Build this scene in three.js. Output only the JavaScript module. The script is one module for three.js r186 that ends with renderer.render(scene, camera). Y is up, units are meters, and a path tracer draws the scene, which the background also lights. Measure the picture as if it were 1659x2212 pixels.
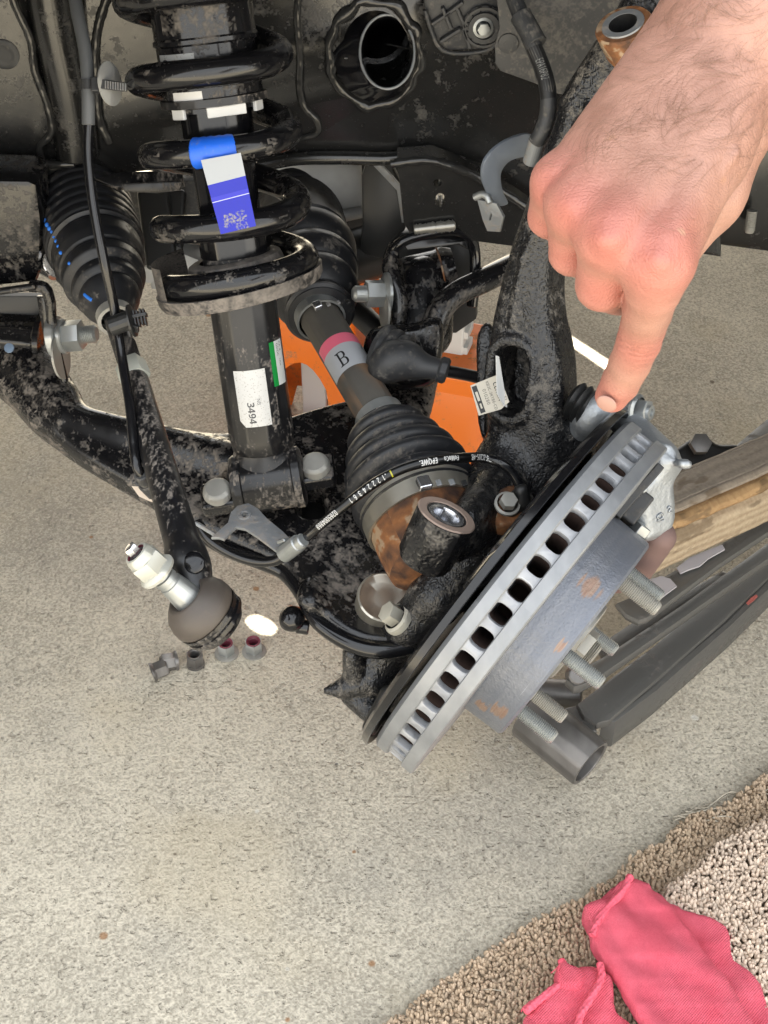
import * as THREE from 'three';
import { mergeGeometries, mergeVertices, toCreasedNormals } from 'three/addons/utils/BufferGeometryUtils.js';
import { RoundedBoxGeometry } from 'three/addons/geometries/RoundedBoxGeometry.js';

// ---------- camera, sky, sun, exposure ----------
const scene = new THREE.Scene();
const PW = 1659, PH = 2212, FOC = 3000, PITCH = 41.7 * Math.PI / 180, CAMH = 1.23;      // photo measured at 1659 x 2212
const camera = new THREE.PerspectiveCamera(2 * Math.atan(PH / 2 / FOC) * 180 / Math.PI, 3 / 4, 0.02, 200);
camera.position.set(0, CAMH, 0); camera.rotation.x = -PITCH;
scene.add(camera);
const SUN = new THREE.Vector3(-0.10, 0.866, -0.5).normalize();
{ // soft clear sky
  const w = 256, h = 128, d = new Float32Array(w * h * 4);
  for (let j = 0; j < h; j++) for (let i = 0; i < w; i++) {
    const el = (j + 0.5) / h * Math.PI - Math.PI / 2, k = Math.max(0, Math.sin(el)), t = Math.pow(k, 0.5);
    const a = (i + .5) / w * 2 * Math.PI, cl = 0.5 + 0.5 * Math.sin(3 * a + 1.7 * Math.sin(2 * a) + 5 * k) * Math.sin(7 * k + 2 * a);
    const c = Math.max(0, cl - .45) * 1.1;
    const o = (j * w + i) * 4;
    d[o] = (.60 * (1 - t) + .44 * t) + c * .45; d[o + 1] = (.56 * (1 - t) + .47 * t) + c * .42; d[o + 2] = (.49 * (1 - t) + .51 * t) + c * .36; d[o + 3] = 1;
  }
  const sky = new THREE.DataTexture(d, w, h, THREE.RGBAFormat, THREE.FloatType);
  sky.mapping = THREE.EquirectangularReflectionMapping; sky.magFilter = THREE.LinearFilter; sky.needsUpdate = true;
  scene.background = sky; scene.environment = sky;
}
const sun = new THREE.DirectionalLight(new THREE.Color(1, .93, .8), 5);
sun.position.copy(SUN).multiplyScalar(12).add(new THREE.Vector3(0, 0, -1.2)); sun.target.position.set(0, 0, -1.2);
sun.castShadow = true; sun.shadow.radius = .25; Object.assign(sun.shadow.camera, { left: -5, right: 5, top: 5, bottom: -5, near: 1, far: 30 }); sun.shadow.mapSize.set(2048, 2048);
scene.add(sun, sun.target);
const renderer = new THREE.WebGLRenderer({ antialias: true });
renderer.toneMapping = THREE.LinearToneMapping; renderer.toneMappingExposure = 5.6;
renderer.shadowMap.enabled = true; renderer.setSize(768, 1024);

// ---------- small maths ----------
const V = (x, y, z) => new THREE.Vector3(x, y, z);
const cp = Math.cos(PITCH), sp = Math.sin(PITCH);
const FWD = V(0, -sp, -cp), UPV = V(0, cp, -sp), RGT = V(1, 0, 0), CAM = V(0, CAMH, 0);
const ray = (x, y) => FWD.clone().addScaledVector(RGT, (x - PW / 2) / FOC).addScaledVector(UPV, -(y - PH / 2) / FOC);
const P = (x, y, d) => CAM.clone().addScaledVector(ray(x, y), d);                    // photo point at a distance
const G = (x, y, h = 0) => { const r = ray(x, y); return CAM.clone().addScaledVector(r, (h - CAMH) / r.y); };   // photo point on the floor
const DIR = (ix, iy, near = 0) => RGT.clone().multiplyScalar(ix).addScaledVector(UPV, -iy).addScaledVector(FWD, -near).normalize();
const pts = (a) => a.map((q) => P(...q));
let seed = 7;
const rnd = () => { seed = (seed + 0x6d2b79f5) | 0; let t = Math.imul(seed ^ (seed >>> 15), 1 | seed); t = (t + Math.imul(t ^ (t >>> 7), 61 | t)) ^ t; return ((t ^ (t >>> 14)) >>> 0) / 4294967296; };
const clamp = (x, a, b) => Math.min(b, Math.max(a, x)), mix = (a, b, t) => a + (b - a) * t;
const sstep = (a, b, x) => { const t = clamp((x - a) / (b - a), 0, 1); return t * t * (3 - 2 * t); };
// tileable value noise
const HASH = new Float32Array(65536); { for (let i = 0; i < 65536; i++) HASH[i] = rnd(); }
const vn = (x, y, p, s = 0) => {
  const xi = Math.floor(x), yi = Math.floor(y), fx = x - xi, fy = y - yi, u = fx * fx * (3 - 2 * fx), v = fy * fy * (3 - 2 * fy);
  const h = (a, b) => HASH[((((a % p) + p) % p) * 7919 + (((b % p) + p) % p) * 104729 + s * 5381) & 65535];
  const a = h(xi, yi), b = h(xi + 1, yi), c = h(xi, yi + 1), d = h(xi + 1, yi + 1);
  return a + (b - a) * u + (c - a) * v + (a - b - c + d) * u * v;
};
const fbm = (x, y, p, o, s = 0) => { let a = 0.5, t = 0, n = 0; for (let i = 0; i < o; i++) { t += a * vn(x * p, y * p, p, s + i); n += a; a *= .55; p *= 2; } return t / n; };
const n3 = (p, f) => (Math.sin(p.x * f + 1.3 * Math.sin(p.y * f * 1.7 + 2)) + Math.sin(p.y * f * 1.1 + 1.7 * Math.sin(p.z * f * 1.3)) + Math.sin(p.z * f * .9 + 1.5 * Math.sin(p.x * f * 1.9))) / 3;

// ---------- textures and materials ----------
function tex(n, fn, srgb = true) {      // fn(u, v) -> [r, g, b] 0..1 (linear values when srgb: encoded here)
  const d = new Uint8Array(n * n * 4), enc = (c) => srgb ? (c <= .0031308 ? 12.92 * c : 1.055 * Math.pow(c, 1 / 2.4) - .055) : c;
  for (let j = 0; j < n; j++) for (let i = 0; i < n; i++) { const c = fn(i / n, j / n, i, j), o = (j * n + i) * 4; for (let k = 0; k < 3; k++) d[o + k] = clamp(enc(c[k]) * 255, 0, 255); d[o + 3] = 255; }
  const t = new THREE.DataTexture(d, n, n); t.wrapS = t.wrapT = THREE.RepeatWrapping; t.magFilter = THREE.LinearFilter; t.minFilter = THREE.LinearMipmapLinearFilter; t.generateMipmaps = true;
  if (srgb) t.colorSpace = THREE.SRGBColorSpace; t.needsUpdate = true; return t;
}
const lerp3 = (a, b, t) => [mix(a[0], b[0], t), mix(a[1], b[1], t), mix(a[2], b[2], t)];
const grey = (f) => (u, v, i, j) => { const g = f(u, v, i, j); return [g, g, g]; };
function mat(color, roughness, o = {}) {
  const m = new THREE.MeshPhysicalMaterial({ roughness, metalness: 0, side: THREE.DoubleSide, ...o });
  if (Array.isArray(color)) m.color.setRGB(...color); else m.color.set(color);
  return m;
}
// painted metal under a layer of dried road dust: base colour, dust colour, amount 0..1, flake size (cycles per tile)
function dusty(n, base, dust, amount, per, rBase, s, streak = 1) {
  const mask = new Float32Array(n * n);
  for (let j = 0; j < n; j++) for (let i = 0; i < n; i++) {
    const u = i / n, v = j / n;
    const big = fbm(u, v, per, 4, s), fine = fbm(u * streak, v, per * 8, 4, s + 9), spk = vn(u * 256, v * 256, 256, s + 20);
    let m = sstep(.62 - amount * .40, .84 - amount * .34, big * .52 + fine * .48 + (spk - .5) * .16);
    m *= .25 + .9 * fine * (.6 + .8 * spk); m = Math.max(m, .04 * amount * fine, spk > .985 ? .55 * amount + .1 : 0);
    mask[j * n + i] = clamp(m, 0, 1);
  }
  const at = (i, j) => mask[j * n + i];
  return {
    map: tex(n, (u, v, i, j) => lerp3(base, dust, at(i, j) * .9)),
    roughnessMap: tex(n, grey((u, v, i, j) => clamp(mix(rBase, .95, Math.pow(at(i, j), .6)) + (vn(u * 64, v * 64, 64, s + 31) - .5) * .08, 0, 1)), false),
    bumpMap: tex(n, grey((u, v, i, j) => at(i, j)), false),
  };
}
const DUST = [.19, .167, .145];
const mk = (t, o = {}) => mat([1, 1, 1], 1, { map: t.map, roughnessMap: t.roughnessMap, bumpMap: t.bumpMap, bumpScale: .0002, ...o });
const M = {};
M.frame = mk(dusty(768, [.013, .013, .0135], [.085, .08, .074], .10, 5, .2, 1), { clearcoat: .25, clearcoatRoughness: .2 });
M.arm = mk(dusty(1024, [.007, .007, .008], DUST, .38, 9, .16, 3));
M.strut = mk(dusty(1024, [.007, .007, .008], DUST, .24, 9, .30, 5, 2));
M.spring = mk(dusty(768, [.006, .006, .007], [.15, .135, .12], .12, 6, .13, 7));
M.seat = mk(dusty(768, [.014, .014, .015], DUST, .82, 6, .25, 11));
M.rubber = mk(dusty(768, [.013, .0135, .016], [.11, .10, .088], .24, 6, .42, 13));
M.gloss = mat([.006, .006, .007], .14);
M.glossWorn = mk(dusty(512, [.007, .007, .008], [.14, .125, .11], .22, 7, .16, 15));
M.plastic = mk(dusty(512, [.03, .031, .033], [.12, .112, .10], .3, 8, .5, 17));
M.liner = mk(dusty(768, [.05, .05, .05], [.13, .122, .11], .45, 9, .62, 19));
M.black = mat([.012, .012, .012], .45);
M.cable = mat([.006, .006, .007], .16);
M.greyHose = mat([.085, .09, .095], .55);
{ // black coated casting with a leathery skin
  const n = 768, hgt = new Float32Array(n * n);
  for (let j = 0; j < n; j++) for (let i = 0; i < n; i++) { const u = i / n, v = j / n; const w = fbm(u, v, 24, 2, 60) * .03; hgt[j * n + i] = Math.pow(1 - Math.abs(vn((u + w) * 95, (v + w) * 95, 95, 61) * 2 - 1), .7) * .7 + .3 * vn(u * 190, v * 190, 190, 62); }
  const dm = dusty(n, [.010, .010, .011], [.16, .145, .125], .26, 4, .26, 64);
  M.cast = mat([1, 1, 1], 1, { map: dm.map, roughnessMap: dm.roughnessMap, bumpMap: tex(n, grey((u, v, i, j) => hgt[j * n + i]), false), bumpScale: .0007 });
  const rough = tex(n, grey((u, v, i, j) => .42 + .2 * hgt[j * n + i]), false);
  M.zincCast = mat([.36, .38, .40], 1, { metalness: .85, roughnessMap: rough, bumpMap: tex(n, grey((u, v) => fbm(u, v, 90, 3, 66)), false), bumpScale: .0004 });
}
const metalTex = (a, b, per, s, st = 1) => tex(512, (u, v) => lerp3(a, b, clamp(fbm(u * st, v, per, 5, s) * 1.5 - .25, 0, 1)));
const roughTex = (a, b, per, s) => tex(512, grey((u, v) => mix(a, b, fbm(u, v, per, 4, s))), false);
M.zinc = mat([1, 1, 1], 1, { metalness: .75, map: metalTex([.27, .285, .285], [.50, .515, .51], 12, 71), roughnessMap: roughTex(.3, .6, 20, 72) });
M.zincDull = mat([1, 1, 1], 1, { metalness: .45, map: metalTex([.25, .245, .225], [.42, .41, .375], 10, 73), roughnessMap: roughTex(.45, .75, 20, 74) });
M.chrome = mat([.62, .63, .66], .2, { metalness: .95 });
M.band = mat([1, 1, 1], 1, { metalness: .8, map: metalTex([.36, .34, .29], [.55, .52, .45], 7, 75), roughnessMap: roughTex(.25, .5, 10, 76) });
M.bracket = mk(dusty(512, [.23, .24, .25], [.30, .27, .24], .35, 6, .42, 77), { metalness: .35 });
M.rotor = mat([1, 1, 1], 1, { metalness: .55, map: metalTex([.20, .21, .224], [.315, .326, .34], 9, 79, 2), roughnessMap: roughTex(.42, .62, 16, 80), bumpMap: tex(512, grey((u, v) => fbm(u, v, 60, 3, 81)), false), bumpScale: .00015 });
{ // rotor hat: blue grey coating with scuffs and rust islands
  const rust = (u, v) => { const w = (fbm(u, v, 20, 3, 83) - .5) * .02; let r = 0; for (const [x, y, q] of HATRUST) { const dx = Math.abs(((u - x + 1.5) % 1) - .5), dy = v - y; r = Math.max(r, sstep(q, q * .55, Math.hypot(dx * 4.6, dy * .30) + w * 5)); } return r; };
  const HATRUST = [[.10, .50, .075], [.60, .50, .075], [.885, .60, .07], [.385, .60, .07], [.87, .30, .05], [.37, .30, .05], [.02, .78, .03], [.52, .78, .03]];
  M.hat = mat([1, 1, 1], 1, { metalness: .35, map: tex(768, (u, v) => { const k = rust(u, v) * .8, b = lerp3([.125, .14, .175], [.19, .20, .225], fbm(u, v, 8, 5, 84)); const sc = vn(u * 90 + 30 * fbm(u, v, 6, 2, 85), v * 30, 90, 86) > .965 && fbm(u, v, 9, 2, 87) > .52 ? 1 : 0; return lerp3(lerp3(b, [.33, .35, .38], sc * .6), lerp3([.22, .10, .05], [.33, .25, .19], fbm(u, v, 40, 3, 88)), k); }), roughnessMap: roughTex(.32, .5, 16, 89), bumpMap: tex(512, grey((u, v) => fbm(u, v, 24, 3, 90)), false), bumpScale: .0003 }); M.hat.bumpMap.repeat.set(16, 1); M.hat.roughnessMap.repeat.set(8, .5);
}
M.vane = mat([1, 1, 1], 1, { metalness: .4, map: metalTex([.24, .25, .27], [.42, .43, .45], 16, 91), roughnessMap: roughTex(.5, .7, 16, 92) });
M.rust = mat([1, 1, 1], .85, { map: tex(512, (u, v) => { const f = clamp(fbm(u, v, 24, 5, 93) * 2.2 - .6, 0, 1), g = fbm(u, v, 50, 3, 94); return lerp3(lerp3([.05, .025, .016], [.26, .105, .035], f), [.31, .25, .17], sstep(.6, .72, g * .6 + f * .4) * .7); }), bumpMap: tex(512, grey((u, v) => fbm(u, v, 60, 4, 95)), false), bumpScale: .001 });
M.rustDark = mat([.032, .016, .011], .9);
M.shaft = mat([1, 1, 1], .7, { map: tex(512, (u, v) => { const f = fbm(u, v, 9, 5, 96), k = sstep(.58, .75, fbm(u, v, 5, 4, 97)); return lerp3(lerp3([.06, .056, .05], [.125, .115, .10], f), [.22, .125, .065], k * .8); }) });
M.orange = mk(dusty(512, [.70, .155, .010], [.30, .16, .08], .2, 7, .4, 107), { bumpScale: .0001 });
M.jack = mk(dusty(768, [.115, .112, .106], [.15, .135, .118], .3, 6, .42, 98), { metalness: .25 });
M.jackSteel = mat([1, 1, 1], 1, { metalness: .6, map: metalTex([.11, .105, .10], [.22, .21, .20], 6, 99, 2), roughnessMap: roughTex(.35, .55, 12, 100) });
M.alu = mat([1, 1, 1], 1, { metalness: .6, map: metalTex([.30, .30, .29], [.48, .48, .47], 6, 101), roughnessMap: roughTex(.5, .7, 20, 102) });
M.blueTape = mk(dusty(256, [.01, .11, .62], [.25, .24, .24], .15, 6, .4, 103));
M.weld = mat([.02, .02, .02], .18, { bumpMap: tex(256, grey((u, v) => fbm(u, v, 40, 3, 104)), false), bumpScale: .001 });
M.boot = mat([1, 1, 1], 1, { map: tex(512, (u, v) => lerp3([.03, .027, .025], [.085, .068, .055], fbm(u, v, 5, 5, 105))), roughnessMap: roughTex(.4, .65, 8, 106) });
M.blueDot = mat([.02, .16, .62], .6);
M.white = mat([.52, .52, .51], .5);
M.purple = mat([.16, .03, .05], .5);

// ---------- geometry helpers (all in world metres) ----------
function boxUV(g, tile = .3) {          // material grain in metres, projected along the main axis of each face
  const q = g.index ? g.toNonIndexed() : g, p = q.attributes.position, uv = new Float32Array(p.count * 2), a = V(), b = V(), c = V(), n = V();
  for (let i = 0; i < p.count; i += 3) {
    a.fromBufferAttribute(p, i); b.fromBufferAttribute(p, i + 1); c.fromBufferAttribute(p, i + 2);
    n.subVectors(b, a).cross(c.clone().sub(a)); const ax = Math.abs(n.x), ay = Math.abs(n.y), az = Math.abs(n.z);
    [a, b, c].forEach((k, m) => { const o = (i + m) * 2; if (ax >= ay && ax >= az) { uv[o] = k.z; uv[o + 1] = k.y; } else if (ay >= az) { uv[o] = k.x; uv[o + 1] = k.z; } else { uv[o] = k.x; uv[o + 1] = k.y; } uv[o] /= tile; uv[o + 1] /= tile; });
  }
  q.setAttribute('uv', new THREE.BufferAttribute(uv, 2)); return q;
}
const strip = (g) => { const q = g.index ? g.toNonIndexed() : g.clone(); for (const k of Object.keys(q.attributes)) if (!['position', 'normal', 'uv'].includes(k)) q.deleteAttribute(k); return q; };
const join = (list) => list.length === 1 ? list[0] : mergeGeometries(list.map(strip));
const crease = (g, a = .6) => toCreasedNormals(g, a);
const frameOf = (axis, hint) => { const y = axis.clone().normalize(); let x = (hint || (Math.abs(y.x) < .9 ? V(1, 0, 0) : V(0, 0, 1))).clone(); x.addScaledVector(y, -x.dot(y)).normalize(); const z = x.clone().cross(y); return new THREE.Matrix4().makeBasis(x, y, z); };
// revolve profile [[distance along the axis, radius], ...] round the axis from A
function lathe(A, axis, prof, seg = 40, hint, cr = .6, keepUV) {
  const g0 = new THREE.LatheGeometry(prof.map(([t, r]) => new THREE.Vector2(Math.max(r, 1e-5), t)), seg);
  const g = cr ? crease(g0, cr) : g0;
  g.applyMatrix4(frameOf(axis, hint)); g.translate(A.x, A.y, A.z); return keepUV ? g : boxUV(g);
}
const cyl = (A, B, r, seg = 24, ch = .001) => { const L = A.distanceTo(B); return lathe(A, B.clone().sub(A), [[0, 0], [0, r - ch], [ch, r], [L - ch, r], [L, r - ch], [L, 0]], seg); };
function tube(points, r, seg = 0, rad = 12, uvKeep) {
  const c = new THREE.CatmullRomCurve3(points, false, 'centripetal'), n = seg || Math.max(8, points.length * 8);
  const g = new THREE.TubeGeometry(c, n, 1, rad, false), p = g.attributes.position, fr = typeof r === 'function' ? r : () => r, o = V();
  for (let i = 0; i <= n; i++) { const ctr = c.getPointAt(i / n), rr = fr(i / n); for (let j = 0; j <= rad; j++) { const k = i * (rad + 1) + j; o.fromBufferAttribute(p, k).sub(ctr).multiplyScalar(rr).add(ctr); p.setXYZ(k, o.x, o.y, o.z); } }
  const list = [g];
  for (const e of [0, 1]) { const rr = fr(e), ctr = c.getPointAt(e), tn = c.getTangentAt(e).multiplyScalar(e ? 1 : -1); const s = new THREE.SphereGeometry(rr, rad, 4, 0, Math.PI * 2, 0, Math.PI / 2); s.scale(1, .25, 1); s.applyMatrix4(frameOf(tn)); s.translate(ctr.x, ctr.y, ctr.z); list.push(s); }
  return uvKeep ? g : boxUV(join(list));
}
// a plane through three photo points, facing the camera
function planeOf(a, b, c) {
  const A = P(...a), B = P(...b), C = P(...c), n = B.clone().sub(A).cross(C.clone().sub(A)).normalize();
  if (n.dot(CAM.clone().sub(A)) < 0) n.negate();
  const e1 = RGT.clone().addScaledVector(n, -RGT.dot(n)).normalize(), e2 = n.clone().cross(e1);
  return { o: A, n, e1, e2 };
}
const planeAt = (x, y, d, n) => { n = n.clone().normalize(); const e1 = RGT.clone().addScaledVector(n, -RGT.dot(n)).normalize(); return { o: P(x, y, d), n, e1, e2: n.clone().cross(e1) }; };
const onPl = (x, y, pl) => { const r = ray(x, y), t = pl.o.clone().sub(CAM).dot(pl.n) / r.dot(pl.n); return CAM.clone().addScaledVector(r, t); };
const flat = (q, pl) => { const v = q.clone().sub(pl.o); return new THREE.Vector2(v.dot(pl.e1), v.dot(pl.e2)); };
const px2 = (list, pl) => list.map(([x, y]) => flat(onPl(x, y, pl), pl));
const smooth2 = (p2, n) => new THREE.CatmullRomCurve3(p2.map((q) => V(q.x, q.y, 0)), true, 'centripetal').getPoints(n || p2.length * 5).slice(0, -1).map((q) => new THREE.Vector2(q.x, q.y));
// sheet of a given thickness: outline in photo points on a plane, going away from the camera
function plate(outline, pl, thick, { bevel = .0012, holes = [], smooth = 0, tile = .3, proud = 0 } = {}) {
  let o = px2(outline, pl); if (smooth) o = smooth2(o, smooth);
  const sh = new THREE.Shape(o);
  for (const h of holes) sh.holes.push(new THREE.Path(smooth2(px2(h, pl), 28)));
  const b = Math.min(bevel, thick * .45);
  const g = new THREE.ExtrudeGeometry(sh, { depth: thick - 2 * b, bevelEnabled: b > 0, bevelThickness: b, bevelSize: b, bevelOffset: -b, bevelSegments: 2, curveSegments: 8 });
  g.translate(0, 0, -thick + b + proud);
  g.applyMatrix4(new THREE.Matrix4().makeBasis(pl.e1, pl.e2, pl.n)); g.translate(pl.o.x, pl.o.y, pl.o.z);
  return boxUV(crease(g, .5), tile);
}
const ring2 = (x, y, rx, ry, n = 16, rot = 0) => Array.from({ length: n }, (_, i) => { const a = i / n * 2 * Math.PI, c = Math.cos(a) * rx, s = Math.sin(a) * ry; return [x + c * Math.cos(rot) - s * Math.sin(rot), y + c * Math.sin(rot) + s * Math.cos(rot)]; });
// hexagonal bolt head or nut on an axis
function hex(A, axis, across, h, hint, hole = 0, dome = .001) {
  const r = across / Math.sqrt(3), sh = new THREE.Shape(Array.from({ length: 6 }, (_, i) => new THREE.Vector2(r * Math.cos(i * Math.PI / 3), r * Math.sin(i * Math.PI / 3))));
  if (hole) { const q = new THREE.Path(); q.absarc(0, 0, hole, 0, Math.PI * 2, true); sh.holes.push(q); }
  const g = new THREE.ExtrudeGeometry(sh, { depth: h - 2 * dome, bevelEnabled: true, bevelThickness: dome, bevelSize: dome, bevelOffset: -dome, bevelSegments: 2, curveSegments: 12 });
  g.translate(0, 0, dome); g.rotateX(-Math.PI / 2); g.applyMatrix4(frameOf(axis, hint)); g.translate(A.x, A.y, A.z); return boxUV(crease(g, .5));
}
const threads = (L, r, pitch) => { const a = [[0, 0], [0, r]]; for (let t = 0; t < L - pitch; t += pitch) a.push([t + pitch * .25, r], [t + pitch * .75, r * .86]); a.push([L - .0015, r * .9], [L, r * .72], [L, 0]); return a; };
const rbox = (c, ex, ey, ez0, x, y, z, r = .003) => { const ez = ex.clone().cross(ey).normalize(); const g = new RoundedBoxGeometry(x, y, z, 3, Math.min(r, x / 2.1, y / 2.1, z / 2.1)); g.applyMatrix4(new THREE.Matrix4().makeBasis(ex, ey, ez)); g.translate(c.x, c.y, c.z); return boxUV(g); };
const box3 = (A, B, w, h, hint, r = .003) => { const L = A.distanceTo(B), y = B.clone().sub(A).normalize(), x = hint.clone().addScaledVector(y, -hint.dot(y)).normalize(); return rbox(A.clone().add(B).multiplyScalar(.5), x, y, x.clone().cross(y), w, L, h, r); };

// ---------- distance fields meshed with surface nets ----------
const smin = (a, b, k) => { const h = Math.max(k - Math.abs(a - b), 0) / k; return Math.min(a, b) - h * h * k * .25; };
const smax = (a, b, k) => -smin(-a, -b, k);
function cap(A, B, ra, rb) { const ab = B.clone().sub(A), L2 = ab.lengthSq(); return (p) => { const dx = p.x - A.x, dy = p.y - A.y, dz = p.z - A.z, t = clamp((dx * ab.x + dy * ab.y + dz * ab.z) / L2, 0, 1); return Math.hypot(dx - ab.x * t, dy - ab.y * t, dz - ab.z * t) - mix(ra, rb, t); }; }
function ell(C, ex, ey, ez, a, b, c) { return (p) => { const x = p.x - C.x, y = p.y - C.y, z = p.z - C.z; const u = (x * ex.x + y * ex.y + z * ex.z) / a, v = (x * ey.x + y * ey.y + z * ey.z) / b, w = (x * ez.x + y * ez.y + z * ez.z) / c; const k0 = Math.hypot(u, v, w), k1 = Math.hypot(u / a, v / b, w / c); return k0 < 1e-6 ? -Math.min(a, b, c) : k0 * (k0 - 1) / k1; }; }
function poly2(o) { const n = o.length; return (x, y) => { let d = 1e9, s = 1; for (let i = 0, j = n - 1; i < n; j = i++) { const a = o[i], b = o[j], ex = b.x - a.x, ey = b.y - a.y, wx = x - a.x, wy = y - a.y, t = clamp((wx * ex + wy * ey) / (ex * ex + ey * ey), 0, 1), qx = wx - ex * t, qy = wy - ey * t; d = Math.min(d, qx * qx + qy * qy); const c1 = y >= a.y, c2 = y < b.y, c3 = ex * wy > ey * wx; if ((c1 && c2 && c3) || (!c1 && !c2 && !c3)) s = -s; } return s * Math.sqrt(d); }; }
// rounded slab: photo outline on a plane, thickness behind it, edge radius
function slab(outline, pl, thick, round, sm = 0) {
  let o = px2(outline, pl); if (sm) o = smooth2(o, sm); const f = poly2(o), h = thick / 2;
  const { o: O, e1, e2, n } = pl;
  return (p) => { const x = p.x - O.x, y = p.y - O.y, z = p.z - O.z; const a = f(x * e1.x + y * e1.y + z * e1.z, x * e2.x + y * e2.y + z * e2.z) + round, b = Math.abs(x * n.x + y * n.y + z * n.z + h) - h + round; return Math.min(Math.max(a, b), 0) + Math.hypot(Math.max(a, 0), Math.max(b, 0)) - round; };
}
const bounds = (list, pad) => { const b = new THREE.Box3(); list.forEach((q) => b.expandByPoint(q)); return b.expandByScalar(pad); };
function net(fn, b, cell, tile = .3, keepIndex) {
  const nx = Math.ceil((b.max.x - b.min.x) / cell) + 1, ny = Math.ceil((b.max.y - b.min.y) / cell) + 1, nz = Math.ceil((b.max.z - b.min.z) / cell) + 1, f = new Float32Array(nx * ny * nz), p = V(), id = (i, j, k) => (k * ny + j) * nx + i;
  for (let k = 0; k < nz; k++) for (let j = 0; j < ny; j++) for (let i = 0; i < nx; i++) { p.set(b.min.x + i * cell, b.min.y + j * cell, b.min.z + k * cell); f[id(i, j, k)] = fn(p); }
  const vid = new Int32Array(nx * ny * nz).fill(-1), pos = [], idx = [];
  const E = [[0, 1], [0, 2], [0, 4], [1, 3], [1, 5], [2, 3], [2, 6], [3, 7], [4, 5], [4, 6], [5, 7], [6, 7]];
  for (let k = 0; k < nz - 1; k++) for (let j = 0; j < ny - 1; j++) for (let i = 0; i < nx - 1; i++) {
    const v = []; let m = 0; for (let c = 0; c < 8; c++) { const q = f[id(i + (c & 1), j + (c >> 1 & 1), k + (c >> 2))]; v.push(q); if (q < 0) m |= 1 << c; }
    if (m === 0 || m === 255) continue;
    let x = 0, y = 0, z = 0, n = 0;
    for (const [a, c] of E) { if ((v[a] < 0) === (v[c] < 0)) continue; const t = v[a] / (v[a] - v[c]); x += mix(a & 1, c & 1, t); y += mix(a >> 1 & 1, c >> 1 & 1, t); z += mix(a >> 2, c >> 2, t); n++; }
    vid[id(i, j, k)] = pos.length / 3; pos.push(b.min.x + (i + x / n) * cell, b.min.y + (j + y / n) * cell, b.min.z + (k + z / n) * cell);
  }
  const quad = (a, b2, c, d, flip) => { if (a < 0 || b2 < 0 || c < 0 || d < 0) return; flip ? idx.push(a, c, b2, a, d, c) : idx.push(a, b2, c, a, c, d); };
  for (let k = 1; k < nz - 1; k++) for (let j = 1; j < ny - 1; j++) for (let i = 1; i < nx - 1; i++) {
    const s = f[id(i, j, k)] < 0;
    if (s !== f[id(i + 1, j, k)] < 0) quad(vid[id(i, j - 1, k - 1)], vid[id(i, j, k - 1)], vid[id(i, j, k)], vid[id(i, j - 1, k)], !s);
    if (s !== f[id(i, j + 1, k)] < 0) quad(vid[id(i - 1, j, k - 1)], vid[id(i - 1, j, k)], vid[id(i, j, k)], vid[id(i, j, k - 1)], !s);
    if (s !== f[id(i, j, k + 1)] < 0) quad(vid[id(i - 1, j - 1, k)], vid[id(i, j - 1, k)], vid[id(i, j, k)], vid[id(i - 1, j, k)], !s);
  }
  const nor = new Float32Array(pos.length), e = cell * .35, q = V();
  for (let i = 0; i < pos.length; i += 3) {
    const g = (x, y, z) => fn(q.set(pos[i] + x, pos[i + 1] + y, pos[i + 2] + z));
    const a = g(e, 0, 0) - g(-e, 0, 0), c = g(0, e, 0) - g(0, -e, 0), d = g(0, 0, e) - g(0, 0, -e), L = Math.hypot(a, c, d) || 1; nor[i] = a / L; nor[i + 1] = c / L; nor[i + 2] = d / L;
  }
  const g = new THREE.BufferGeometry(); g.setAttribute('position', new THREE.Float32BufferAttribute(pos, 3)); g.setAttribute('normal', new THREE.BufferAttribute(nor, 3)); g.setIndex(idx);
  return keepIndex ? g : boxUV(g, tile);
}

// ---------- scene helpers ----------
const taken = {};
const numbered = (n) => { const k = taken[n] = (taken[n] ?? -1) + 1; return k ? n + '_' + String(k).padStart(3, '0') : n; };
function thing(name, label, category, base, group) {
  const o = new THREE.Group(); o.name = numbered(name); o.position.copy(base); o.userData = { label, category }; if (group) o.userData.group = group; scene.add(o); return o;
}
function part(name, geo, m, parent, label) {
  let r = parent; while (r.parent && r.parent !== scene) r = r.parent;
  const g = Array.isArray(geo) ? join(geo) : geo; g.translate(-r.position.x, -r.position.y, -r.position.z);
  const o = new THREE.Mesh(g, m); o.name = name; o.castShadow = o.receiveShadow = true; if (label) o.userData.label = label; parent.add(o); return o;
}
function single(name, geo, m, label, category, group, kind) {
  const g = Array.isArray(geo) ? join(geo) : geo; g.computeBoundingBox(); const c = g.boundingBox.getCenter(V()); c.y = g.boundingBox.min.y; g.translate(-c.x, -c.y, -c.z);
  const o = new THREE.Mesh(g, m); o.name = numbered(name); o.position.copy(c); o.castShadow = o.receiveShadow = true; o.userData = kind ? { kind } : { label, category }; if (kind && label) o.userData.label = label; if (group) o.userData.group = group; scene.add(o); return o;
}
// printed label: draw(ctx, w, h)
function print(w, h, bg, draw, rough = .45) {
  const c = document.createElement('canvas'); c.width = w; c.height = h; const x = c.getContext('2d'); x.fillStyle = bg; x.fillRect(0, 0, w, h); draw(x, w, h);
  const t = new THREE.CanvasTexture(c); t.colorSpace = THREE.SRGBColorSpace; return mat([.74, .74, .74], rough, { map: t });
}
const smudge = (x, w, h, n, col, a, b) => { for (let i = 0; i < n; i++) { x.fillStyle = col; x.globalAlpha = .15 + .5 * rnd(); x.beginPath(); x.ellipse(rnd() * w, rnd() * h, a + rnd() * b, a + rnd() * b * .6, rnd() * 3, 0, 7); x.fill(); } x.globalAlpha = 1; };
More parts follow.
